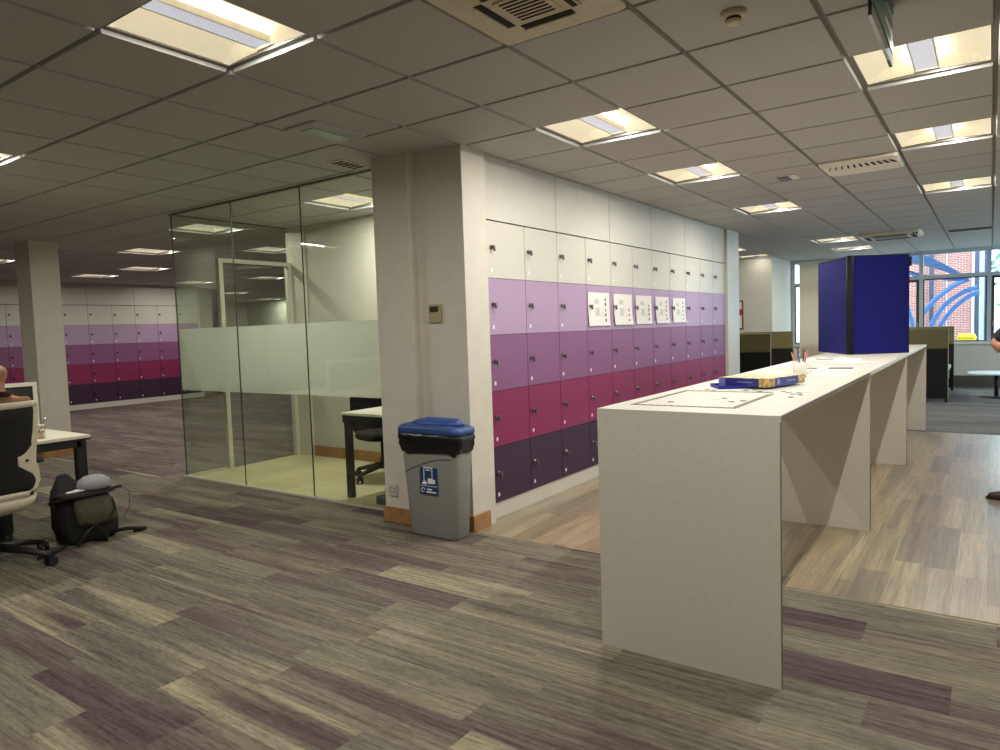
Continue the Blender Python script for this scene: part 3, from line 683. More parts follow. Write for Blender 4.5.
for k in range(3):
    q = MB(); q.box(-.011, .011, -.009, .009, 0, .0022, [M['puzzle'], M['photo'], M['tag']][k]); q.lathe([(.004, 0), (.004, .0022)], [M['puzzle'], M['photo'], M['tag']][k], (.013, 0, 0), 8); q.lathe([(.004, 0), (.004, .0022)], [M['puzzle'], M['photo'], M['tag']][k], (0, .011, 0), 8)
    pm.append(q.mesh('puzzle_piece'))
spots = [(-.95, 3.14), (-.91, 3.19), (-1.04, 3.22), (-1.02, 3.27), (-1.2, 3.05), (-1.12, 3.36)]
inside = len(spots)
random.seed(11)
spots += [(-.82 + .09 * random.random(), 3.40 + .26 * random.random()) for _ in range(9)]
spots += [(-.99 + .22 * random.random(), 3.63 + .05 * random.random()) for _ in range(3)]
spots += [(-1.24 + .24 * random.random(), 3.62 + .09 * random.random()) for _ in range(14)]
used = []
for k, (x, y) in enumerate(spots):
    if any((x - a) ** 2 + (y - b) ** 2 < .034 ** 2 for a, b in used): continue
    used.append((x, y))
    if k < inside: g_, lb = 'pieces inside the jigsaw border', 'loose jigsaw piece lying inside the grey jigsaw border'
    elif k < inside + 9: g_, lb = 'pieces near the table edge', 'loose jigsaw piece near the right table edge, in front of the puzzle box corner'
    else: g_, lb = 'pieces before the puzzle box', 'loose jigsaw piece scattered between the jigsaw border and the puzzle box'
    tag(link('puzzle_piece', pm[k % 3], None, (x, y, BZ), random.random() * 6), lb, 'puzzle piece', g_)
# puzzle box and its blue tray
A, Bc, Cc = Vector((-.945, 3.75)), Vector((-1.27, 4.02)), Vector((-.84, 4.12))
ang = math.atan2(Cc.y - A.y, Cc.x - A.x)
t = thing('puzzle_box', 'blue jigsaw puzzle box with a pale map-like picture on its lid, on the nearest table', 'box', (A.x, A.y, BZ + .003), ang)
m = MB().box(0, .38, 0, .29, .006, .052, M['boxblue']); part('box_sides', m, t, bv=.002)
part('picture_top', B(.003, .377, .003, .287, .052, .0535, M['boxtop']), t)
m = MB(); m.prism([(-.0012, -.0012), (.07, -.0012), (.07, 0), (0, 0), (0, .05), (-.0012, .05)], 'Z', .008, .0525, M['boxcorner']); part('printed_corner', m, t)
part('printed_corner', B(.31, .3812, -.0012, .002, .008, .0525, M['boxcorner']), t); part('printed_corner', B(-.0012, .0, .25, .2912, .008, .0525, mat('box_badge', (130, 140, 190), .5)), t)
m = MB()
for k in range(5): m.box(.19 + k * .018, .202 + k * .018, -.001, .001, .026, .036, MATS['box_badge'])
for k in range(5): m.box(-.001, .0, .09 + k * .018, .102 + k * .018, .026, .036, MATS['box_badge'])
m.lathe([(.018, 0), (.018, .001)], MATS['box_badge'], (0, 0, 0), 16); part('printed_lettering', MB().box(.19, .28, -.0011, .001, .028, .034, MATS['box_badge']).box(-.0011, .001, .09, .18, .028, .034, MATS['box_badge']).box(.09, .12, -.0011, .001, .016, .044, MATS['box_badge']), t)
m = MB(); m.box(-.10, .10, -.13, .10, 0, .004, M['boxlid']); m.box(-.10, .10, -.13, -.126, .004, .018, M['boxlid']); m.box(-.10, -.096, -.126, .10, .004, .018, M['boxlid']); m.box(.096, .10, -.126, .10, .004, .018, M['boxlid']); m.box(-.096, .096, .096, .10, .004, .018, M['boxlid'])
solo('box_tray', m, 'shallow bright blue tray beside the left corner of the puzzle box', 'tray', (-1.175, 3.84, BZ), .55).scale = (.8, .8, 1)
# mug with pens
t = thing('pen_mug', 'white mug used as a pen pot on the nearest white table behind the puzzle box', 'mug', (-.97, 4.62, BZ))
m = MB(); m.lathe([(.036, 0), (.04, .006), (.041, .10), (.037, .10), (.036, .012), (.001, .010)], M['ceramic'], n=28, cap=False); part('mug_body', m, t)
m = MB().tube([(.038, 0, .08), (.062, 0, .075), (.066, 0, .05), (.058, 0, .028), (.038, 0, .024)], .005, M['ceramic']); part('mug_handle', m, t)
cols = [M['penwood'], M['penred'], M['penblue'], M['black'], M['penwood'], M['penred'], M['steel'], M['penwood']]
for k in range(8):
    a = k * 2.4; r0, r1 = .012, .034 + .014 * (k % 3)
    m = MB().tube([(r0 * math.cos(a), r0 * math.sin(a), .014), (r1 * math.cos(a), r1 * math.sin(a), .155 + .008 * (k % 4))], .0038, cols[k], n=8)
    solo('pencil', m, 'pens and pencils standing in the white mug', 'pencil', (-.97, 4.62, BZ), 0, 'pens in the white mug')
# papers on the benches
def sheet(x, y, wx, wy, rz, lab, pics=(), z=0):
    m = MB(); m.box(-wx / 2, wx / 2, -wy / 2, wy / 2, 0, .001, M['paper'])
    for a, b, c, d, mm in pics: m.box(a, b, c, d, .001, .0015, mm)
    solo('paper_sheet', m, lab, 'paper', (x, y, BZ + z), rz, 'loose papers on the high tables')
sheet(-.85, 4.88, .21, .30, -.15, 'plain white sheet at the table edge right of the pen mug')
sheet(-.97, 5.42, .42, .30, .1, 'white sheet with two dark printed pictures behind the pen mug', [(-.17, -.05, -.05, .1, M['photo']), (.02, .18, -.05, .12, M['photo'])])
sheet(-1.24, 5.35, .22, .30, .3, 'white sheet with a yellow-green picture left of the pen mug', [(-.09, .09, -.1, .08, M['photo2'])])
sheet(-1.26, 4.78, .21, .28, -.2, 'plain white sheet behind the puzzle box at the left table edge')
sheet(-1.12, 6.62, .42, .30, .05, 'white sheet with a small dark photo in front of the display board', [(-.14, 0, -.02, .1, M['photo'])])
sheet(-.92, 6.25, .21, .30, -.4, 'plain white sheet nearer the table edge in front of the display board')
sheet(-1.2, 7.02, .21, .30, .5, 'tilted white sheet at the foot of the display board', [(-.05, .06, -.05, .05, M['photo'])])

# blue folding display board
t = thing('display_board', 'tall blue folding display board standing on the far white tables', 'display board', (-1.12, 7.515, BZ))
def panel(ax, ay, lab):
    v = Vector((ax, ay)); Ln = v.length; a = math.atan2(ay, ax)
    m = MB().box(.03, Ln, -.012, .012, 0.004, .945, M['board']); o = part('board_panel', m, t, (0, 0, 0), a)
    f = MB(); f.box(.028, Ln + .008, -.014, .014, .945, .955, M['hinge']); f.box(.028, Ln + .008, -.014, .014, 0, .006, M['hinge']); f.box(Ln, Ln + .01, -.014, .014, 0, .955, M['hinge'])
    part('panel_edge', f, o); return o, Ln
panel(-.40, .71, ''); o, Ln = panel(.455, .335, '')
part('clip', B(Ln + .008, Ln + .03, -.018, .018, .84, .93, M['hinge']), o)
m = MB(); m.tube([(0, 0, 0), (0, 0, .955)], .034, M['hinge'], n=10); part('fold_hinge', m, t)

# ------------------------------------------------------------ window wall
mull = [-3.39 + 1.12 * k for k in range(7)]   # ... -1.15, -0.03
mull = [-3.62 + .04] + [-2.27, -1.15, -0.03, 1.09, 2.21, 3.33, 3.96]
for k in range(len(mull) - 1):
    x0, x1 = mull[k], mull[k + 1]
    open_ = k in (1, 3, 5)
    f = MB(); b = .035; z0, z1, zt2 = .855, 2.66, 2.14
    f.box(x0 - b, x0 + b, YW + .03, YW + .13, z0, z1, M['alu'])
    if k == len(mull) - 2: f.box(x1 - b, x1 + b, YW + .03, YW + .13, z0, z1, M['alu'])
    f.box(x0 + b, x1 - b, YW + .03, YW + .13, zt2, zt2 + .07, M['alu']); f.box(x0 + b, x1 - b, YW + .03, YW + .13, z0, z0 + .03, M['alu']); f.box(x0 + b, x1 - b, YW + .03, YW + .13, z1 - .04, z1, M['alu'])
    o = struct('window_%d' % (k + 6), f)
    part('upper_pane', B(x0 + b, x1 - b, YW + .075, YW + .085, zt2 + .07, z1 - .04, M['winglass']), o)
    c = .05 if open_ else .02
    s_ = MB(); xa, xb, za, zc = x0 + b, x1 - b, z0 + .03, zt2
    mm = M['darkframe']
    s_.box(xa, xa + c, YW + .05, YW + .11, za, zc, mm); s_.box(xb - c, xb, YW + .05, YW + .11, za, zc, mm); s_.box(xa + c, xb - c, YW + .05, YW + .11, za, za + c, mm); s_.box(xa + c, xb - c, YW + .05, YW + .11, zc - c, zc, mm)
    sh = part('sash', s_, o)
    part('lower_pane', B(xa + c, xb - c, YW + .075, YW + .085, za + c, zc - c, M['winglass']), sh)
    if open_:
        part('window_handle', MB().box(xb - .035, xb - .02, YW + .02, YW + .05, 1.25, 1.27, M['steel']).box(xb - .036, xb - .019, YW + .01, YW + .022, 1.17, 1.27, M['steel']), sh)
        if k == 3: part('window_handle', MB().box(xa + .02, xa + .035, YW + .02, YW + .05, 1.25, 1.27, M['steel']).box(xa + .019, xa + .036, YW + .01, YW + .022, 1.17, 1.27, M['steel']), sh)
t = thing('vertical_blinds', 'beige vertical blinds drawn at the left end of the windows', 'blinds', (-3.48, YW - .06, 0))
part('headrail', B(0, .78, -.03, .03, 2.60, 2.655, M['frame']), t)
for k in range(9):
    mm = Matrix.Translation((.09 + k * .078, 0, 0)) @ Matrix.Rotation(.6, 4, 'Z')
    part('slat', MB().box(-.042, .042, -.001, .001, .60, 2.60, M['blinds'], mm), t)
t = thing('fire_action_notice', 'small framed red and white notice on the back wall past the lockers', 'notice', (-4.33, 14.75, 1.55))
m = MB(); m.box(-.14, .14, -.015, 0, -.3, .3, M['redframe']); part('notice_frame', m, t)
m = MB(); m.box(-.11, .11, -.018, -.014, -.27, .27, M['paper']); m.box(-.11, .11, -.019, -.0175, -.01, .12, M['red']); part('notice_sheet', m, t)

# ------------------------------------------------------------ high-backed booths
def booth(x, y, L_, lab, W=.86):
    """opens toward +X; origin at near front corner of its side panel"""
    t = thing('booth_seat', lab, 'sofa', (x, y, 0), 0, 'high-backed booth seats')
    def two(name, x0, x1, y0, y1):
        o = part(name, B(x0, x1, y0, y1, .06, .87, M['charcoal']), t, bv=.012)
        part('olive_panel', B(x0, x1, y0, y1, .872, 1.20, M['olive']), o, bv=.012, label='olive green upper upholstery')
        return o
    two('side_panel', -W, 0, 0, .07); two('side_panel', -W, 0, L_ - .07, L_); two('backrest', -W, -W + .12, .07, L_ - .07)
    part('seat', B(-W + .12, -.06, .07, L_ - .07, .24, .42, M['seatfab']), t, bv=.02)
    for k in range(2):
        h = (L_ - .14) / 2; part('seat_cushion', B(-W + .30, -.04, .075 + k * h, .065 + (k + 1) * h, .422, .50, M['beigefab']), t, bv=.02)
        part('back_cushion', B(-W + .125, -W + .28, .08 + k * h, .06 + (k + 1) * h, .42, .78, M['charcoal']), t, bv=.03)
    for a in (.01, L_ - .045):
        part('leg', B(-.045, -.005, a, a + .035, 0, .06, M['black']), t); part('leg', B(-W + .005, -W + .045, a, a + .035, 0, .06, M['black']), t)
    part('piping', B(-.002, .006, .0, .012, .06, 1.2, M['beigefab']), t)
booth(-.555, 13.3, 2.2, 'high-backed booth seat with olive top, right of the display board by the windows', W=1.0)
booth(-3.10, 12.5, 1.7, 'high-backed booth seat with olive top, left behind the white tables', W=1.0)
t = thing('coffee_table', 'low white round-cornered table on a black pedestal by the windows', 'table', (.09, 14.4, 0))
m = MB().loft([(0, 0, .40, .40, .395), (0, 0, .41, .41, .405), (0, 0, .41, .41, .42)], M['tablewhite'], n=40, e=3); part('tabletop', m, t)
part('pedestal', MB().lathe([(.03, .02), (.03, .395)], M['black'], n=16), t); part('base', MB().lathe([(.25, 0), (.25, .01), (.06, .022)], M['black'], n=32), t)

# ------------------------------------------------------------ outside
o = MB(); o.face([(-30, 16.6, -.3), (30, 16.6, -.3), (30, 60, -.3), (-30, 60, -.3)], M['ground']); struct('ground_outside', o)
t = thing('brick_building', 'red brick building seen through the windows', 'building', (0, 24, -.3))
part('brick_wall', B(-2.7, -.45, 0, 2.5, 0, 9, M['brick']), t)
part('corner_post', B(-.45, -.12, -.05, .4, 0, 9, M['render']), t, label='white corner post')
for x in (-1.42, -.33, -.10):
    part('downpipe', MB().tube([(x, -.12, 0), (x, -.12, 9)], .055, M['pipe'], n=10), t)
part('downpipe', MB().tube([(-1.05, -.06, 0), (-1.05, -.06, 9)], .015, M['render'], n=6), t, label='thin white pipe')
t = thing('entrance_canopy', 'curved blue steel canopy outside the windows', 'canopy', (0, 20, 0))
def arcpts(P): 
    # smooth polyline
    out = []
    for i in range(len(P) - 1):
        p0 = Vector(P[max(i - 1, 0)]); p1 = Vector(P[i]); p2 = Vector(P[i + 1]); p3 = Vector(P[min(i + 2, len(P) - 1)])
        for k in range(8):
            s = k / 8; out.append(.5 * ((2 * p1) + (p2 - p0) * s + (2 * p0 - 5 * p1 + 4 * p2 - p3) * s * s + (3 * p1 - p0 - 3 * p2 + p3) * s ** 3))
    out.append(Vector(P[-1])); return out
bm_ = MB(); A1 = arcpts([(-3.2, 0, 3.0), (-1.86, 0, 2.87), (-1.33, 0, 2.74), (-.91, 0, 2.53), (-.42, 0, 2.22)])
R = []
for i, p in enumerate(A1):
    hh = .02 + .10 * math.sin(PI * min(1, (len(A1) - 1 - i) / len(A1) * 1.25 ) * .5 + 0.05)
    R.append([(p.x, -.6, p.z + hh), (p.x, .6, p.z + hh), (p.x, .6, p.z - hh), (p.x, -.6, p.z - hh)])
bm_.rings(R, M['steeldark'], smooth=False); part('roof_beam', bm_, t)
for y, P in ((-.5, [(-1.40, 0, 1.35), (-1.11, 0, 1.75), (-.71, 0, 2.09), (-.42, 0, 2.22)]), (0, [(-1.25, 0, 1.05), (-.95, 0, 1.60), (-.6, 0, 1.9), (-.27, 0, 2.04)]), (.5, [(-1.12, 0, 1.0), (-.81, 0, 1.50), (-.5, 0, 1.8), (-.24, 0, 1.96)])):
    part('curved_rib', MB().tube([(p.x, y, p.z) for p in arcpts(P)], .055, M['steelblue'], n=10), t)
for P in ([(-2.4, -.4, 2.7), (-1.9, -.4, 2.2), (-1.65, -.4, 1.6), (-1.5, -.4, .9), (-1.45, -.4, -.3)], [(-2.8, .4, 2.6), (-2.2, .4, 2.3), (-1.75, .4, 1.7), (-1.6, .4, .9), (-1.6, .4, -.3)], [(-3.2, 0, 2.75), (-1.9, 0, 2.55), (-1.3, 0, 2.35), (-.42, 0, 2.22)]):
    part('curved_rib', MB().tube(arcpts(P), .05, M['steelblue'], n=10), t)
t = thing('yellow_grit_bin', 'small yellow grit bin outside below the windows', 'bin', (-.50, 21.5, -.3))
part('bin_body', MB().loft([(0, 0, .16, .2, .3), (0, 0, .2, .25, 1.1)], M['yellow'], e=6), t); part('lid', MB().loft([(0, 0, .22, .27, 1.1), (0, 0, .16, .2, 1.22)], M['yellow'], e=6), t); part('base', B(-.16, .16, -.2, .2, 0, .3, M['ground']), t)
def tree(x, y, h, r, lab, seed):
    random.seed(seed); t = thing('tree', lab, 'tree', (x, y, -.3)); 
    part('trunk', MB().tube([(0, 0, 0), (.05, 0, h * .4), (0, 0, h * .7)], [.16, .12, .06], mat('bark', (96, 84, 70), .9), n=10), t)
    m = MB()
    for k in range(900):
        a = random.random() * 2 * PI; u = random.random() ** .5; z = h * (.25 + .75 * random.random()); rr_ = r * math.sin(PI * min(1, (z / h) * .9 + .08)) * u
        c = Vector((rr_ * math.cos(a), rr_ * math.sin(a), z)); s = .12 + .12 * random.random()
        d1 = Vector((random.uniform(-1, 1), random.uniform(-1, 1), random.uniform(-1, 1))).normalized() * s; d2 = d1.orthogonal().normalized() * s * .6
        m.face([c - d1, c + d2, c + d1, c - d2], M['leaf'])
    part('foliage', m, t)
tree(1.9, 28.5, 6.5, 1.9, 'green tree outside right of the brick building', 3)
tree(5.2, 25.0, 6.0, 2.0, 'green tree outside at the far right', 4)

# ------------------------------------------------------------ desk, screen and jar on the left
t = thing('desk', 'office desk with cream top and black legs at the left, behind the backpack', 'desk', (-5.53, .85, 0))
part('desktop', MB().box(-1.60, 0, 0, 1.62, .712, .735, M['tabletop']).box(-1.6005, .0005, -.0005, 1.6205, .70, .714, M['black']), t)
part('frame_rail', MB().box(-.05, -.02, .06, 1.56, .65, .70, M['black']).box(-1.58, -1.55, .06, 1.56, .65, .70, M['black']).box(-1.55, -.05, 1.53, 1.56, .65, .70, M['black']).box(-1.55, -.05, .06, .09, .65, .70, M['black']), t)
for x in (-.085, -1.58):
    for y in (.03, 1.53): part('leg', B(x, x + .065, y, y + .065, 0, .70, M['black']), t)
t = thing('desk_screen', 'white framed dark divider screen across the desk at the left edge', 'screen', (-6.36, .85, 0))
part('panel', B(-.012, .012, .03, 1.57, .76, 1.09, M['screen']), t)
m = MB()
m.box(-.02, .02, 0, 1.6, 1.09, 1.12, M['white']); m.box(-.02, .02, 1.57, 1.6, .736, 1.09, M['white']); m.box(-.02, .02, 0, .03, .736, 1.09, M['white']); m.box(-.02, .02, .03, 1.57, .736, .76, M['white']); part('screen_frame', m, t)
t = thing('glass_jar', 'small glass jar with a spoon standing on the desk corner', 'jar', (-5.70, 2.19, .7351))
part('glass', MB().lathe([(.038, 0), (.042, .01), (.042, .075), (.036, .09), (.038, .10)], M['jarglass'], n=20, cap=False), t)
part('contents', MB().lathe([(.036, .004), (.036, .05)], M['jar'], n=18), t)
part('lid', MB().lathe([(.04, .088), (.04, .10), (.036, .102)], M['white'], n=20), t)
solo('spoon', MB().tube([(0, 0, .05), (.02, .03, .12), (.028, .045, .15)], [.003, .003, .006], M['steel'], n=8), 'spoon handle sticking up from the glass jar', 'spoon', (-5.70, 2.19, .735))

# ------------------------------------------------------------ office chairs
def star_base(t, m, r=.34, rot=.0, legz=.09):
    for k in range(5):
        a = rot + 2 * PI * k / 5; c, s = math.cos(a), math.sin(a)
        lg = part('base_leg', MB().tube([(.03 * c, .03 * s, .135), (r * .6 * c, r * .6 * s, .105), (r * c, r * s, legz - .01)], [.030, .024, .017], m, n=8), t)
        cs = MB(); T = Matrix.Translation((r * c, r * s, .03)) @ Matrix.Rotation(a + 1.1, 4, 'Z')
        for sy in (-.022, .022):
            cs.rings([[tuple(T @ Vector((.03 * math.cos(q * PI / 8), sy + dy, .03 * math.sin(q * PI / 8)))) for q in range(16)] for dy in (-.009, .009)], M['black'])
        cs.box(-.018, .018, -.012, .012, .0, .05, M['black'], T)
        part('caster', cs, lg)
    part('gas_lift', MB().lathe([(.035, .10), (.035, .2), (.022, .2), (.022, .38)], M['black'], n=16), t)
def sheetpart(name, rows, m, thick, t, fn, ncol=14, inner=None):
    """curved shell in the YZ plane: rows (z, half width); fn(y, z) -> x. inner rows give a band left open"""
    mb = MB()
    def strip(lo, hi):
        F_, K_ = [], []
        for z, a, b in zip([r[0] for r in rows], lo, hi):
            F_.append([(fn(a + (b - a) * k / ncol, z), a + (b - a) * k / ncol, z) for k in range(ncol + 1)])
            K_.append([(fn(a + (b - a) * k / ncol, z) + thick, a + (b - a) * k / ncol, z) for k in reversed(range(ncol + 1))])
        mb.rings([f + k for f, k in zip(F_, K_)], m, cap=True)
    if inner is None: strip([-r[1] for r in rows], [r[1] for r in rows])
    else:
        strip([-r[1] for r in rows], [-i for i in inner]); strip(inner, [r[1] for r in rows])
    return part(name, mb, t)

t = thing('office_chair', 'cream-shelled office chair with black back, occupied by the seated person', 'office chair', (-5.22, 1.69, 0))
star_base(t, M['black'], .36, rot=math.atan2(.22, .28), legz=.075)
bf = lambda y, z: .20 + .10 * max(0, z - .5) - 1.2 * y * y
rows = [(.47, .16), (.50, .225), (.55, .25), (.60, .235), (.66, .222), (.72, .222), (.80, .232), (.90, .240), (1.0, .245), (1.045, .240), (1.065, .225)]
inn = [.13, .20, .215, .19, .10, .10, .19, .205, .212, .205, .20]
sheetpart('back_shell', [(z, w_) for z, w_ in rows], M['cream'], .022, t, bf, 8, inner=[min(i, w_ - .02) for (z, w_), i in zip(rows, inn)])
sheetpart('top_rail', [(1.03, .235), (1.05, .238), (1.068, .224)], M['cream'], .026, t, lambda y, z: bf(y, z) - .002)
rows2 = [(.50, .19), (.54, .216), (.58, .205), (.62, .16), (.66, .105), (.71, .10), (.74, .15), (.78, .19), (.86, .206), (.96, .214), (1.035, .21)]
sheetpart('back_upholstery', rows2, M['blackfab'], .030, t, lambda y, z: bf(y, z) - .008)
part('lumbar_bolt', MB().tube([(.0, 0, 0), (.02, 0, 0)], .008, M['black']), t, (bf(.155, .69) + .02, .155, .69))
m = MB(); m.loft([(.0, 0, .06, .08, .33), (.02, 0, .17, .17, .37), (.0, 0, .235, .225, .41), (-.01, 0, .25, .245, .455)], M['cream'], n=32, e=3.2); part('seat_shell', m, t)
m = MB(); m.loft([(-.02, 0, .235, .23, .455), (-.02, 0, .24, .235, .48), (-.02, 0, .215, .21, .50)], M['blackfab'], n=32, e=3.2); part('seat', m, t)
m = MB(); m.rings([[(.17, y, .42), (.235, y, .47), (.245, y, .50), (.19, y, .44)] for y in (-.15, -.05, .05, .15)], M['cream']); part('shell_bracket', m, t)
for sy in (-1, 1):
    m = MB().tube([(.02, sy * .25, .44), (.0, sy * .29, .52), (-.02, sy * .29, .64)], .016, M['cream']); m.loft([(-.05, sy * .285, .13, .035, .645), (-.05, sy * .285, .12, .03, .672)], M['black'], e=4); part('armrest', m, t)

t = thing('office_chair', 'black office chair inside the meeting room behind the black-legged table', 'office chair', (-4.86, 4.86, 0), PI - .25)
star_base(t, M['black'], .30, rot=-PI / 2 - .1 - (PI - .25))
part('seat', MB().loft([(0, 0, .22, .22, .40), (0, 0, .24, .24, .43), (0, 0, .22, .22, .47)], M['blackfab'], n=28, e=3.4), t)
sheetpart('backrest', [(.42, .15), (.48, .21), (.68, .235), (.80, .235), (.86, .20)], M['blackfab'], .03, t, lambda y, z: .22 - 1.0 * y * y)
part('back_support', MB().tube([(.05, 0, .40), (.22, 0, .42), (.255, 0, .55)], .018, M['black']), t)

# ------------------------------------------------------------ meeting room table
t = thing('meeting_table', 'meeting room table with white top and square black legs', 'table', (-4.62, 4.12, 0))
part('tabletop', B(0, 1.15, 0, .58, .725, .745, M['tabletop']), t); part('frame_rail', MB().box(.01, 1.14, .01, .05, .66, .725, M['black']).box(.01, 1.14, .53, .57, .66, .725, M['black']).box(.01, .05, .05, .53, .66, .725, M['black']).box(1.10, 1.14, .05, .53, .66, .725, M['black']), t)
for x in (.03, 1.08):
    for y in (.01, .53): part('leg', B(x, x + .06, y, y + .045, 0, .66, M['black']), t)
m = MB(); m.box(-.14, .14, -.1, .1, 0, .001, M['paper']); solo('paper_sheet', m, 'white paper on the meeting room table behind the glass', 'paper', (-4.42, 4.32, .745), .3)
t = thing('floor_box', 'small grey power unit on the meeting room floor beside the glass and pillar', 'power unit', (-4.06, 4.14, 0))
part('housing', B(-.12, .12, -.07, .07, 0, .07, mat('unit_grey', (96, 102, 104), .5)), t, bv=.005); part('cover', B(-.10, .02, -.072, -.068, .015, .055, mat('unit_blue', (52, 74, 92), .5)), t)
solo('door_stop', MB().lathe([(.02, 0), (.02, .03), (.01, .035)], M['black'], n=12), 'small black door stop on the cream meeting room carpet', 'door stop', (-5.35, 5.2, 0))

# ------------------------------------------------------------ backpack with cap
t = thing('backpack', 'black and olive-grey backpack slumped on the carpet in front of the desk leg', 'backpack', (-5.39, 2.33, 0), 0)
m = MB(); R = []
random.seed(21)
for z, hx, hy, cx, cy, n_ in ((0, .10, .165, .03, .0, 3), (.03, .13, .19, .03, .0, 3), (.12, .145, .205, .02, .0, 3), (.24, .135, .20, .0, -.01, 3), (.32, .115, .18, -.02, -.02, 3), (.37, .085, .125, -.04, -.06, 3), (.42, .045, .07, -.06, -.09, 3), (.47, .025, .04, -.07, -.10, 3), (.485, .012, .02, -.07, -.10, 3)):
    ring = []
    for k in range(40):
        a = 2 * PI * k / 40; c, s = math.cos(a), math.sin(a); wv = 1 + .03 * math.sin(k * 1.1 + z * 25) + .02 * math.sin(k * 2.7 - z * 40)
        ring.append((cx + hx * wv * math.copysign(abs(c) ** .7, c), cy + hy * wv * math.copysign(abs(s) ** .7, s), z))
    R.append(ring)
m.rings(R, M['bag']); part('main_compartment', m, t)
m = MB(); m.loft([(.145, .01, .02, .10, .12), (.165, .01, .045, .135, .15), (.15, .0, .05, .135, .25), (.125, .0, .045, .12, .31), (.10, .0, .03, .09, .335)], M['baggrey'], n=28, e=3); fp = part('front_pocket', m, t, label='olive-grey front pocket')
m = MB().tube([(.205, -.11, .16), (.215, -.02, .135), (.213, .07, .15), (.20, .12, .22), (.17, .12, .30)], .005, M['bag'], n=6); part('pocket_piping', m, fp)
m = MB().loft([(.05, -.02, .12, .18, .335), (.06, -.02, .13, .19, .345), (.03, -.02, .10, .16, .365)], M['bag'], n=30, e=3.5); part('top_flap', m, t)
part('side_bar', MB().tube([(.10, -.27, .325), (.11, -.05, .340), (.10, .22, .355)], .012, M['black'], n=8), t)
part('strap', MB().tube([(.16, -.12, .02), (.25, -.16, .03), (.24, -.10, .10), (.20, -.02, .13), (.25, .02, .07), (.22, .04, .012), (.12, -.02, .012)], .011, M['bag'], n=8), t)
part('strap', MB().tube([(.14, .10, .04), (.20, .20, .05), (.22, .27, .035), (.20, .33, .02), (.16, .26, .014)], .014, M['bag'], n=8), t)
part('strap', MB().tube([(.12, -.18, .02), (.22, -.30, .015), (.26, -.42, .015)], .010, M['bag'], n=8), t)
part('cord', MB().tube([(.10, .16, .345), (.11, .23, .345), (.13, .265, .30), (.14, .255, .20), (.13, .21, .12)], .0025, M['cable'], n=6), t)
t = thing('cap', 'pale grey cloth cap resting on top of the backpack', 'cap', (-5.33, 2.35, .366), .0)
m = MB(); m.loft([(0, .03, .085, .105, 0), (.0, .03, .095, .115, .025), (0, .03, .085, .10, .065), (0, .03, .05, .06, .092), (0, .03, .015, .02, .10)], M['hat'], n=28, e=2.3); part('crown', m, t)
m = MB(); m.rings([[(.06 - .12 * k / 8, -.05 - .11 * math.sin(PI * k / 8), dz - .012 * math.sin(PI * k / 8)) for k in range(9)] + [(-.06 + .12 * k / 8, -.04 , dz + .004) for k in range(9)] for dz in (.006, .014)], M['hatlight']); part('brim', m, t)

# ------------------------------------------------------------ people
def skin_obj(name, chains, m, parent, sub=2, root=0):
    """chains: lists of (point, radius) sharing identical points at joints"""
    vs, rs, es, idx = [], [], [], {}
    for ch in chains:
        prev = None
        for p, r in ch:
            k = tuple(round(c, 4) for c in p)
            if k not in idx: idx[k] = len(vs); vs.append(p); rs.append(r)
            if prev is not None and prev != idx[k]: es.append((prev, idx[k]))
            prev = idx[k]
    me = D.meshes.new(name); me.from_pydata(vs, es, []); me.materials.append(m)
    o = link(name, me, parent); md = o.modifiers.new('skin', 'SKIN'); md.use_smooth_shade = True
    for i, r in enumerate(rs):
        sv = me.skin_vertices[0].data[i]; sv.radius = (r, r) if isinstance(r, float) else r; sv.use_root = (i == root)
    s = o.modifiers.new('sub', 'SUBSURF'); s.levels = sub; s.render_levels = sub
    return o
def hand(wrist, d, side, curl=.5):
    """five separate curled fingers from the wrist along direction d; side = direction of the thumb"""
    d = Vector(d).normalized(); sd = Vector(side).normalized(); nrm = d.cross(sd).normalized(); w_ = Vector(wrist); ch = []
    palm = w_ + d * .085
    for k, (off, L_) in enumerate(((.030, .070), (.010, .080), (-.010, .075), (-.029, .058))):
        b = w_ + d * .075 + sd * off; mid = b + (d * math.cos(curl) + nrm * math.sin(curl)) * L_ * .5
        tip = mid + (d * math.cos(curl * 2.2) + nrm * math.sin(curl * 2.2)) * L_ * .45
        ch.append([(tuple(w_), .026), (tuple(w_ + d * .04 + sd * off * .7), .017), (tuple(b), .0105), (tuple(mid), .009), (tuple(tip), .0075)])
    b = w_ + d * .02 + sd * .028; ch.append([(tuple(w_), .026), (tuple(b), .014), (tuple(b + d * .03 + sd * .022), .0105), (tuple(b + d * .055 + sd * .024 + nrm * .01), .009)])
    return ch
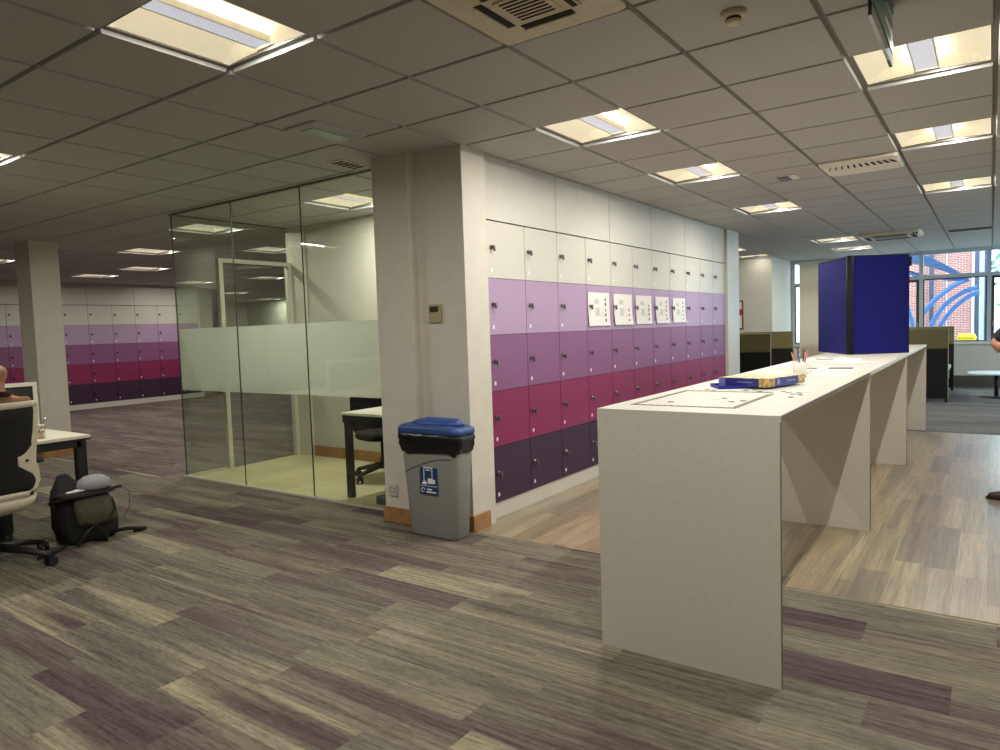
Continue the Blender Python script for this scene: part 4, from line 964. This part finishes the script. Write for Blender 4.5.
def head_parts(c, fdir, parent, hair=True, R=1.0):
    """face features on a head centred at c, facing fdir; part of the person's body group"""
    f = Vector(fdir).normalized(); u = Vector((0, 0, 1)); s = f.cross(u).normalized(); c = Vector(c)
    T = Matrix(((s.x, f.x, 0, c.x), (s.y, f.y, 0, c.y), (0, 0, 1, c.z), (0, 0, 0, 1)))
    def sph(cc, rx, ry, rz, m, n=16, zmin=-1.0):
        mb_ = MB(); R_ = []
        for i in range(n // 2 + 1):
            ph = -PI / 2 + PI * i / (n // 2); 
            if math.sin(ph) < zmin: continue
            R_.append([tuple(T @ Vector((cc[0] + rx * math.cos(ph) * math.cos(2 * PI * k / n), cc[1] + ry * math.cos(ph) * math.sin(2 * PI * k / n), cc[2] + rz * math.sin(ph)))) for k in range(n)])
        return mb_.rings(R_, m)
    for sx in (-1, 1):
        part('eye', sph((sx * .031, .083, .0), .011, .009, .008, M['tag'], 10), parent)
        part('ear', sph((sx * .078, -.005, -.005), .009, .018, .03, M['skin'], 12), parent)
        part('eyebrow', sph((sx * .031, .089, .02), .018, .005, .004, M['hair'], 8), parent)
    part('nose', sph((0, .098, -.018), .012, .018, .022, M['skin'], 12), parent)
    part('mouth', sph((0, .088, -.058), .024, .006, .006, mat('lips', (140, 80, 74), .6), 10), parent)
    if hair: part('hair', sph((0, -.012, .022), .084, .098, .102, M['hair'], 24, zmin=-.25), parent)

# seated person at the left desk, facing -X, mostly beyond the left edge of the frame
t = thing('person', 'person seated at the left edge in a brown top, back turned, at the desk', 'person', (0, 0, 0))
px, py = -5.30, 1.81
def P(x, y, z): return (px + x, py + y, z)
pel, bel, che, nek, hed, top_ = P(.02, 0, .56), P(.02, 0, .74), P(-.0, 0, .95), P(-.02, 0, 1.11), P(-.05, 0, 1.225), P(-.04, 0, 1.31)
body = [[(pel, (.15, .12)), (bel, (.14, .11)), (che, (.16, .12)), (nek, .058), (P(-.04, 0, 1.165), .062), (hed, (.086, .098)), (top_, (.082, .094))]]
hands = []
for s in (-1, 1):
    sh, el, wr = P(.0, s * .155, 1.03), P(-.08, s * .19, .80), P(-.32, s * .10, .775)
    body.append([(che, (.16, .12)), (sh, .055), (el, .042), (P(-.22, s * .15, .79), .038), (wr, .026)])
    body += hand(wr, (-1, 0, -.06), (0, -s, 0), .35)
    hp, kn, an = P(-.02, s * .10, .57), P(-.46, s * .13, .55), P(-.42, s * .13, .10)
    body.append([(pel, (.15, .12)), (hp, .085), (kn, .06), (P(-.46, s * .13, .35), .052), (an, .036), (P(-.52, s * .13, .05), .036)])
skin_obj('body', body, M['skin'], t)
sh_ = [[(P(.02, 0, .54), (.165, .135)), (bel, (.155, .125)), (che, (.175, .135)), (P(-.01, 0, 1.06), .10), (P(-.015, 0, 1.09), .066)]]
for s in (-1, 1):
    sh_.append([(che, (.175, .135)), (P(.0, s * .155, 1.03), .066), (P(-.08, s * .19, .80), .055), (P(-.22, s * .15, .79), .046), (P(-.29, s * .115, .78), .038)])
skin_obj('jumper', sh_, M['brown'], t)
part('collar', MB().tube([(px - .02 + .07 * math.cos(a), py + .07 * math.sin(a), 1.10 + .008 * math.cos(a)) for a in [k * 2 * PI / 20 for k in range(21)]], .018, M['collar'], n=8, cap=False), t)
tr_ = [[(pel, (.165, .135)), (P(.02, 0, .60), (.16, .13))]]
for s in (-1, 1):
    tr_.append([(pel, (.165, .135)), (P(-.02, s * .10, .57), .098), (P(-.46, s * .13, .55), .073), (P(-.46, s * .13, .35), .066), (P(-.42, s * .13, .10), .055), (P(-.42, s * .13, .07), .055)])
skin_obj('trousers', tr_, M['trousers'], t)
for s in (-1, 1):
    part('shoe', MB().loft([(px - .50, py + s * .13, .135, .048, 0), (px - .50, py + s * .13, .14, .05, .03), (px - .47, py + s * .13, .10, .045, .07), (px - .43, py + s * .13, .05, .04, .10)], M['black'], n=24, e=2.6), t)
head_parts(P(-.055, 0, 1.245), (-1, 0, 0), t, hair=False)

# standing person at the right edge, only elbow and shoe tip inside the frame; faces -X
t = thing('person', 'person standing at the right edge in dark clothes and brown shoes', 'person', (0, 0, 0))
qx, qy = .25, 6.58
def Q(x, y, z): return (qx + x, qy + y, z)
pel, bel, che = Q(0, 0, .95), Q(.0, 0, 1.12), Q(0, 0, 1.34)
body = [[(pel, (.15, .11)), (bel, (.135, .10)), (che, (.155, .11)), (Q(-.01, 0, 1.50), .056), (Q(-.02, 0, 1.56), .06), (Q(-.035, 0, 1.62), (.078, .092)), (Q(-.03, 0, 1.69), (.066, .078))]]
for s in (-1, 1):
    shp = Q(0, s * .19, 1.43); el = Q(-.20, s * .27, 1.195) if s < 0 else Q(-.10, s * .26, 1.15)
    wr = Q(-.28, s * .13, 1.15) if s < 0 else Q(-.20, s * .08, 1.16)
    if s < 0: el = Q(-.23, -.20, 1.19); wr = Q(-.05, -.33, 1.12)
    body.append([(che, (.155, .11)), (shp, .055), (el, .045), (tuple((Vector(el) + Vector(wr)) / 2), .038), (wr, .027)])
    body += hand(wr, (0.8, .5, -.2) if s < 0 else (0.15, -1.0, 0), (-.2, 0, 1), .5)
    body.append([(pel, (.15, .11)), (Q(0, s * .10, .90), .09), (Q(-.01, s * .11, .50), .058), (Q(.02, s * .11, .30), .054), (Q(.03, s * .11, .09), .036), (Q(-.10, s * .12, .04), .034)])
skin_obj('body', body, M['skin'], t)
sh_ = [[(Q(0, 0, .88), (.165, .125)), (bel, (.15, .115)), (che, (.17, .125)), (Q(0, 0, 1.45), .09), (Q(-.01, 0, 1.475), .064)]]
for s in (-1, 1):
    el = Vector(Q(-.23, -.20, 1.19)) if s < 0 else Vector(Q(-.10, .26, 1.15)); shp = Vector(Q(0, s * .19, 1.43))
    sh_.append([(che, (.17, .125)), (tuple(shp), .072), (tuple(shp + (el - shp) * .45), .068), (tuple(shp + (el - shp) * .96), .062)])
skin_obj('t_shirt', sh_, M['tee'], t)
tr_ = [[(pel, (.165, .125)), (Q(0, 0, 1.0), (.155, .115))]]
for s in (-1, 1):
    tr_.append([(pel, (.165, .125)), (Q(0, s * .10, .90), .105), (Q(-.01, s * .11, .50), .078), (Q(.02, s * .11, .30), .074), (Q(.03, s * .11, .08), .066)])
skin_obj('trousers', tr_, M['trousers'], t)
for s in (-1, 1):
    xo = -.115 if s < 0 else -.03
    sho = MB().loft([(qx + xo, qy + s * .11, .15, .046, .0), (qx + xo, qy + s * .11, .155, .05, .012)], M['sole'], n=24, e=2.4)
    sho.loft([(qx + xo, qy + s * .11, .15, .047, .012), (qx + xo + .01, qy + s * .11, .14, .046, .045), (qx + xo + .07, qy + s * .11, .075, .042, .075), (qx + xo + .09, qy + s * .11, .055, .04, .10)], M['shoe'], n=24, e=2.3)
    part('shoe', sho, t)
head_parts(Q(-.035, 0, 1.635), (-1, 0, 0), t)
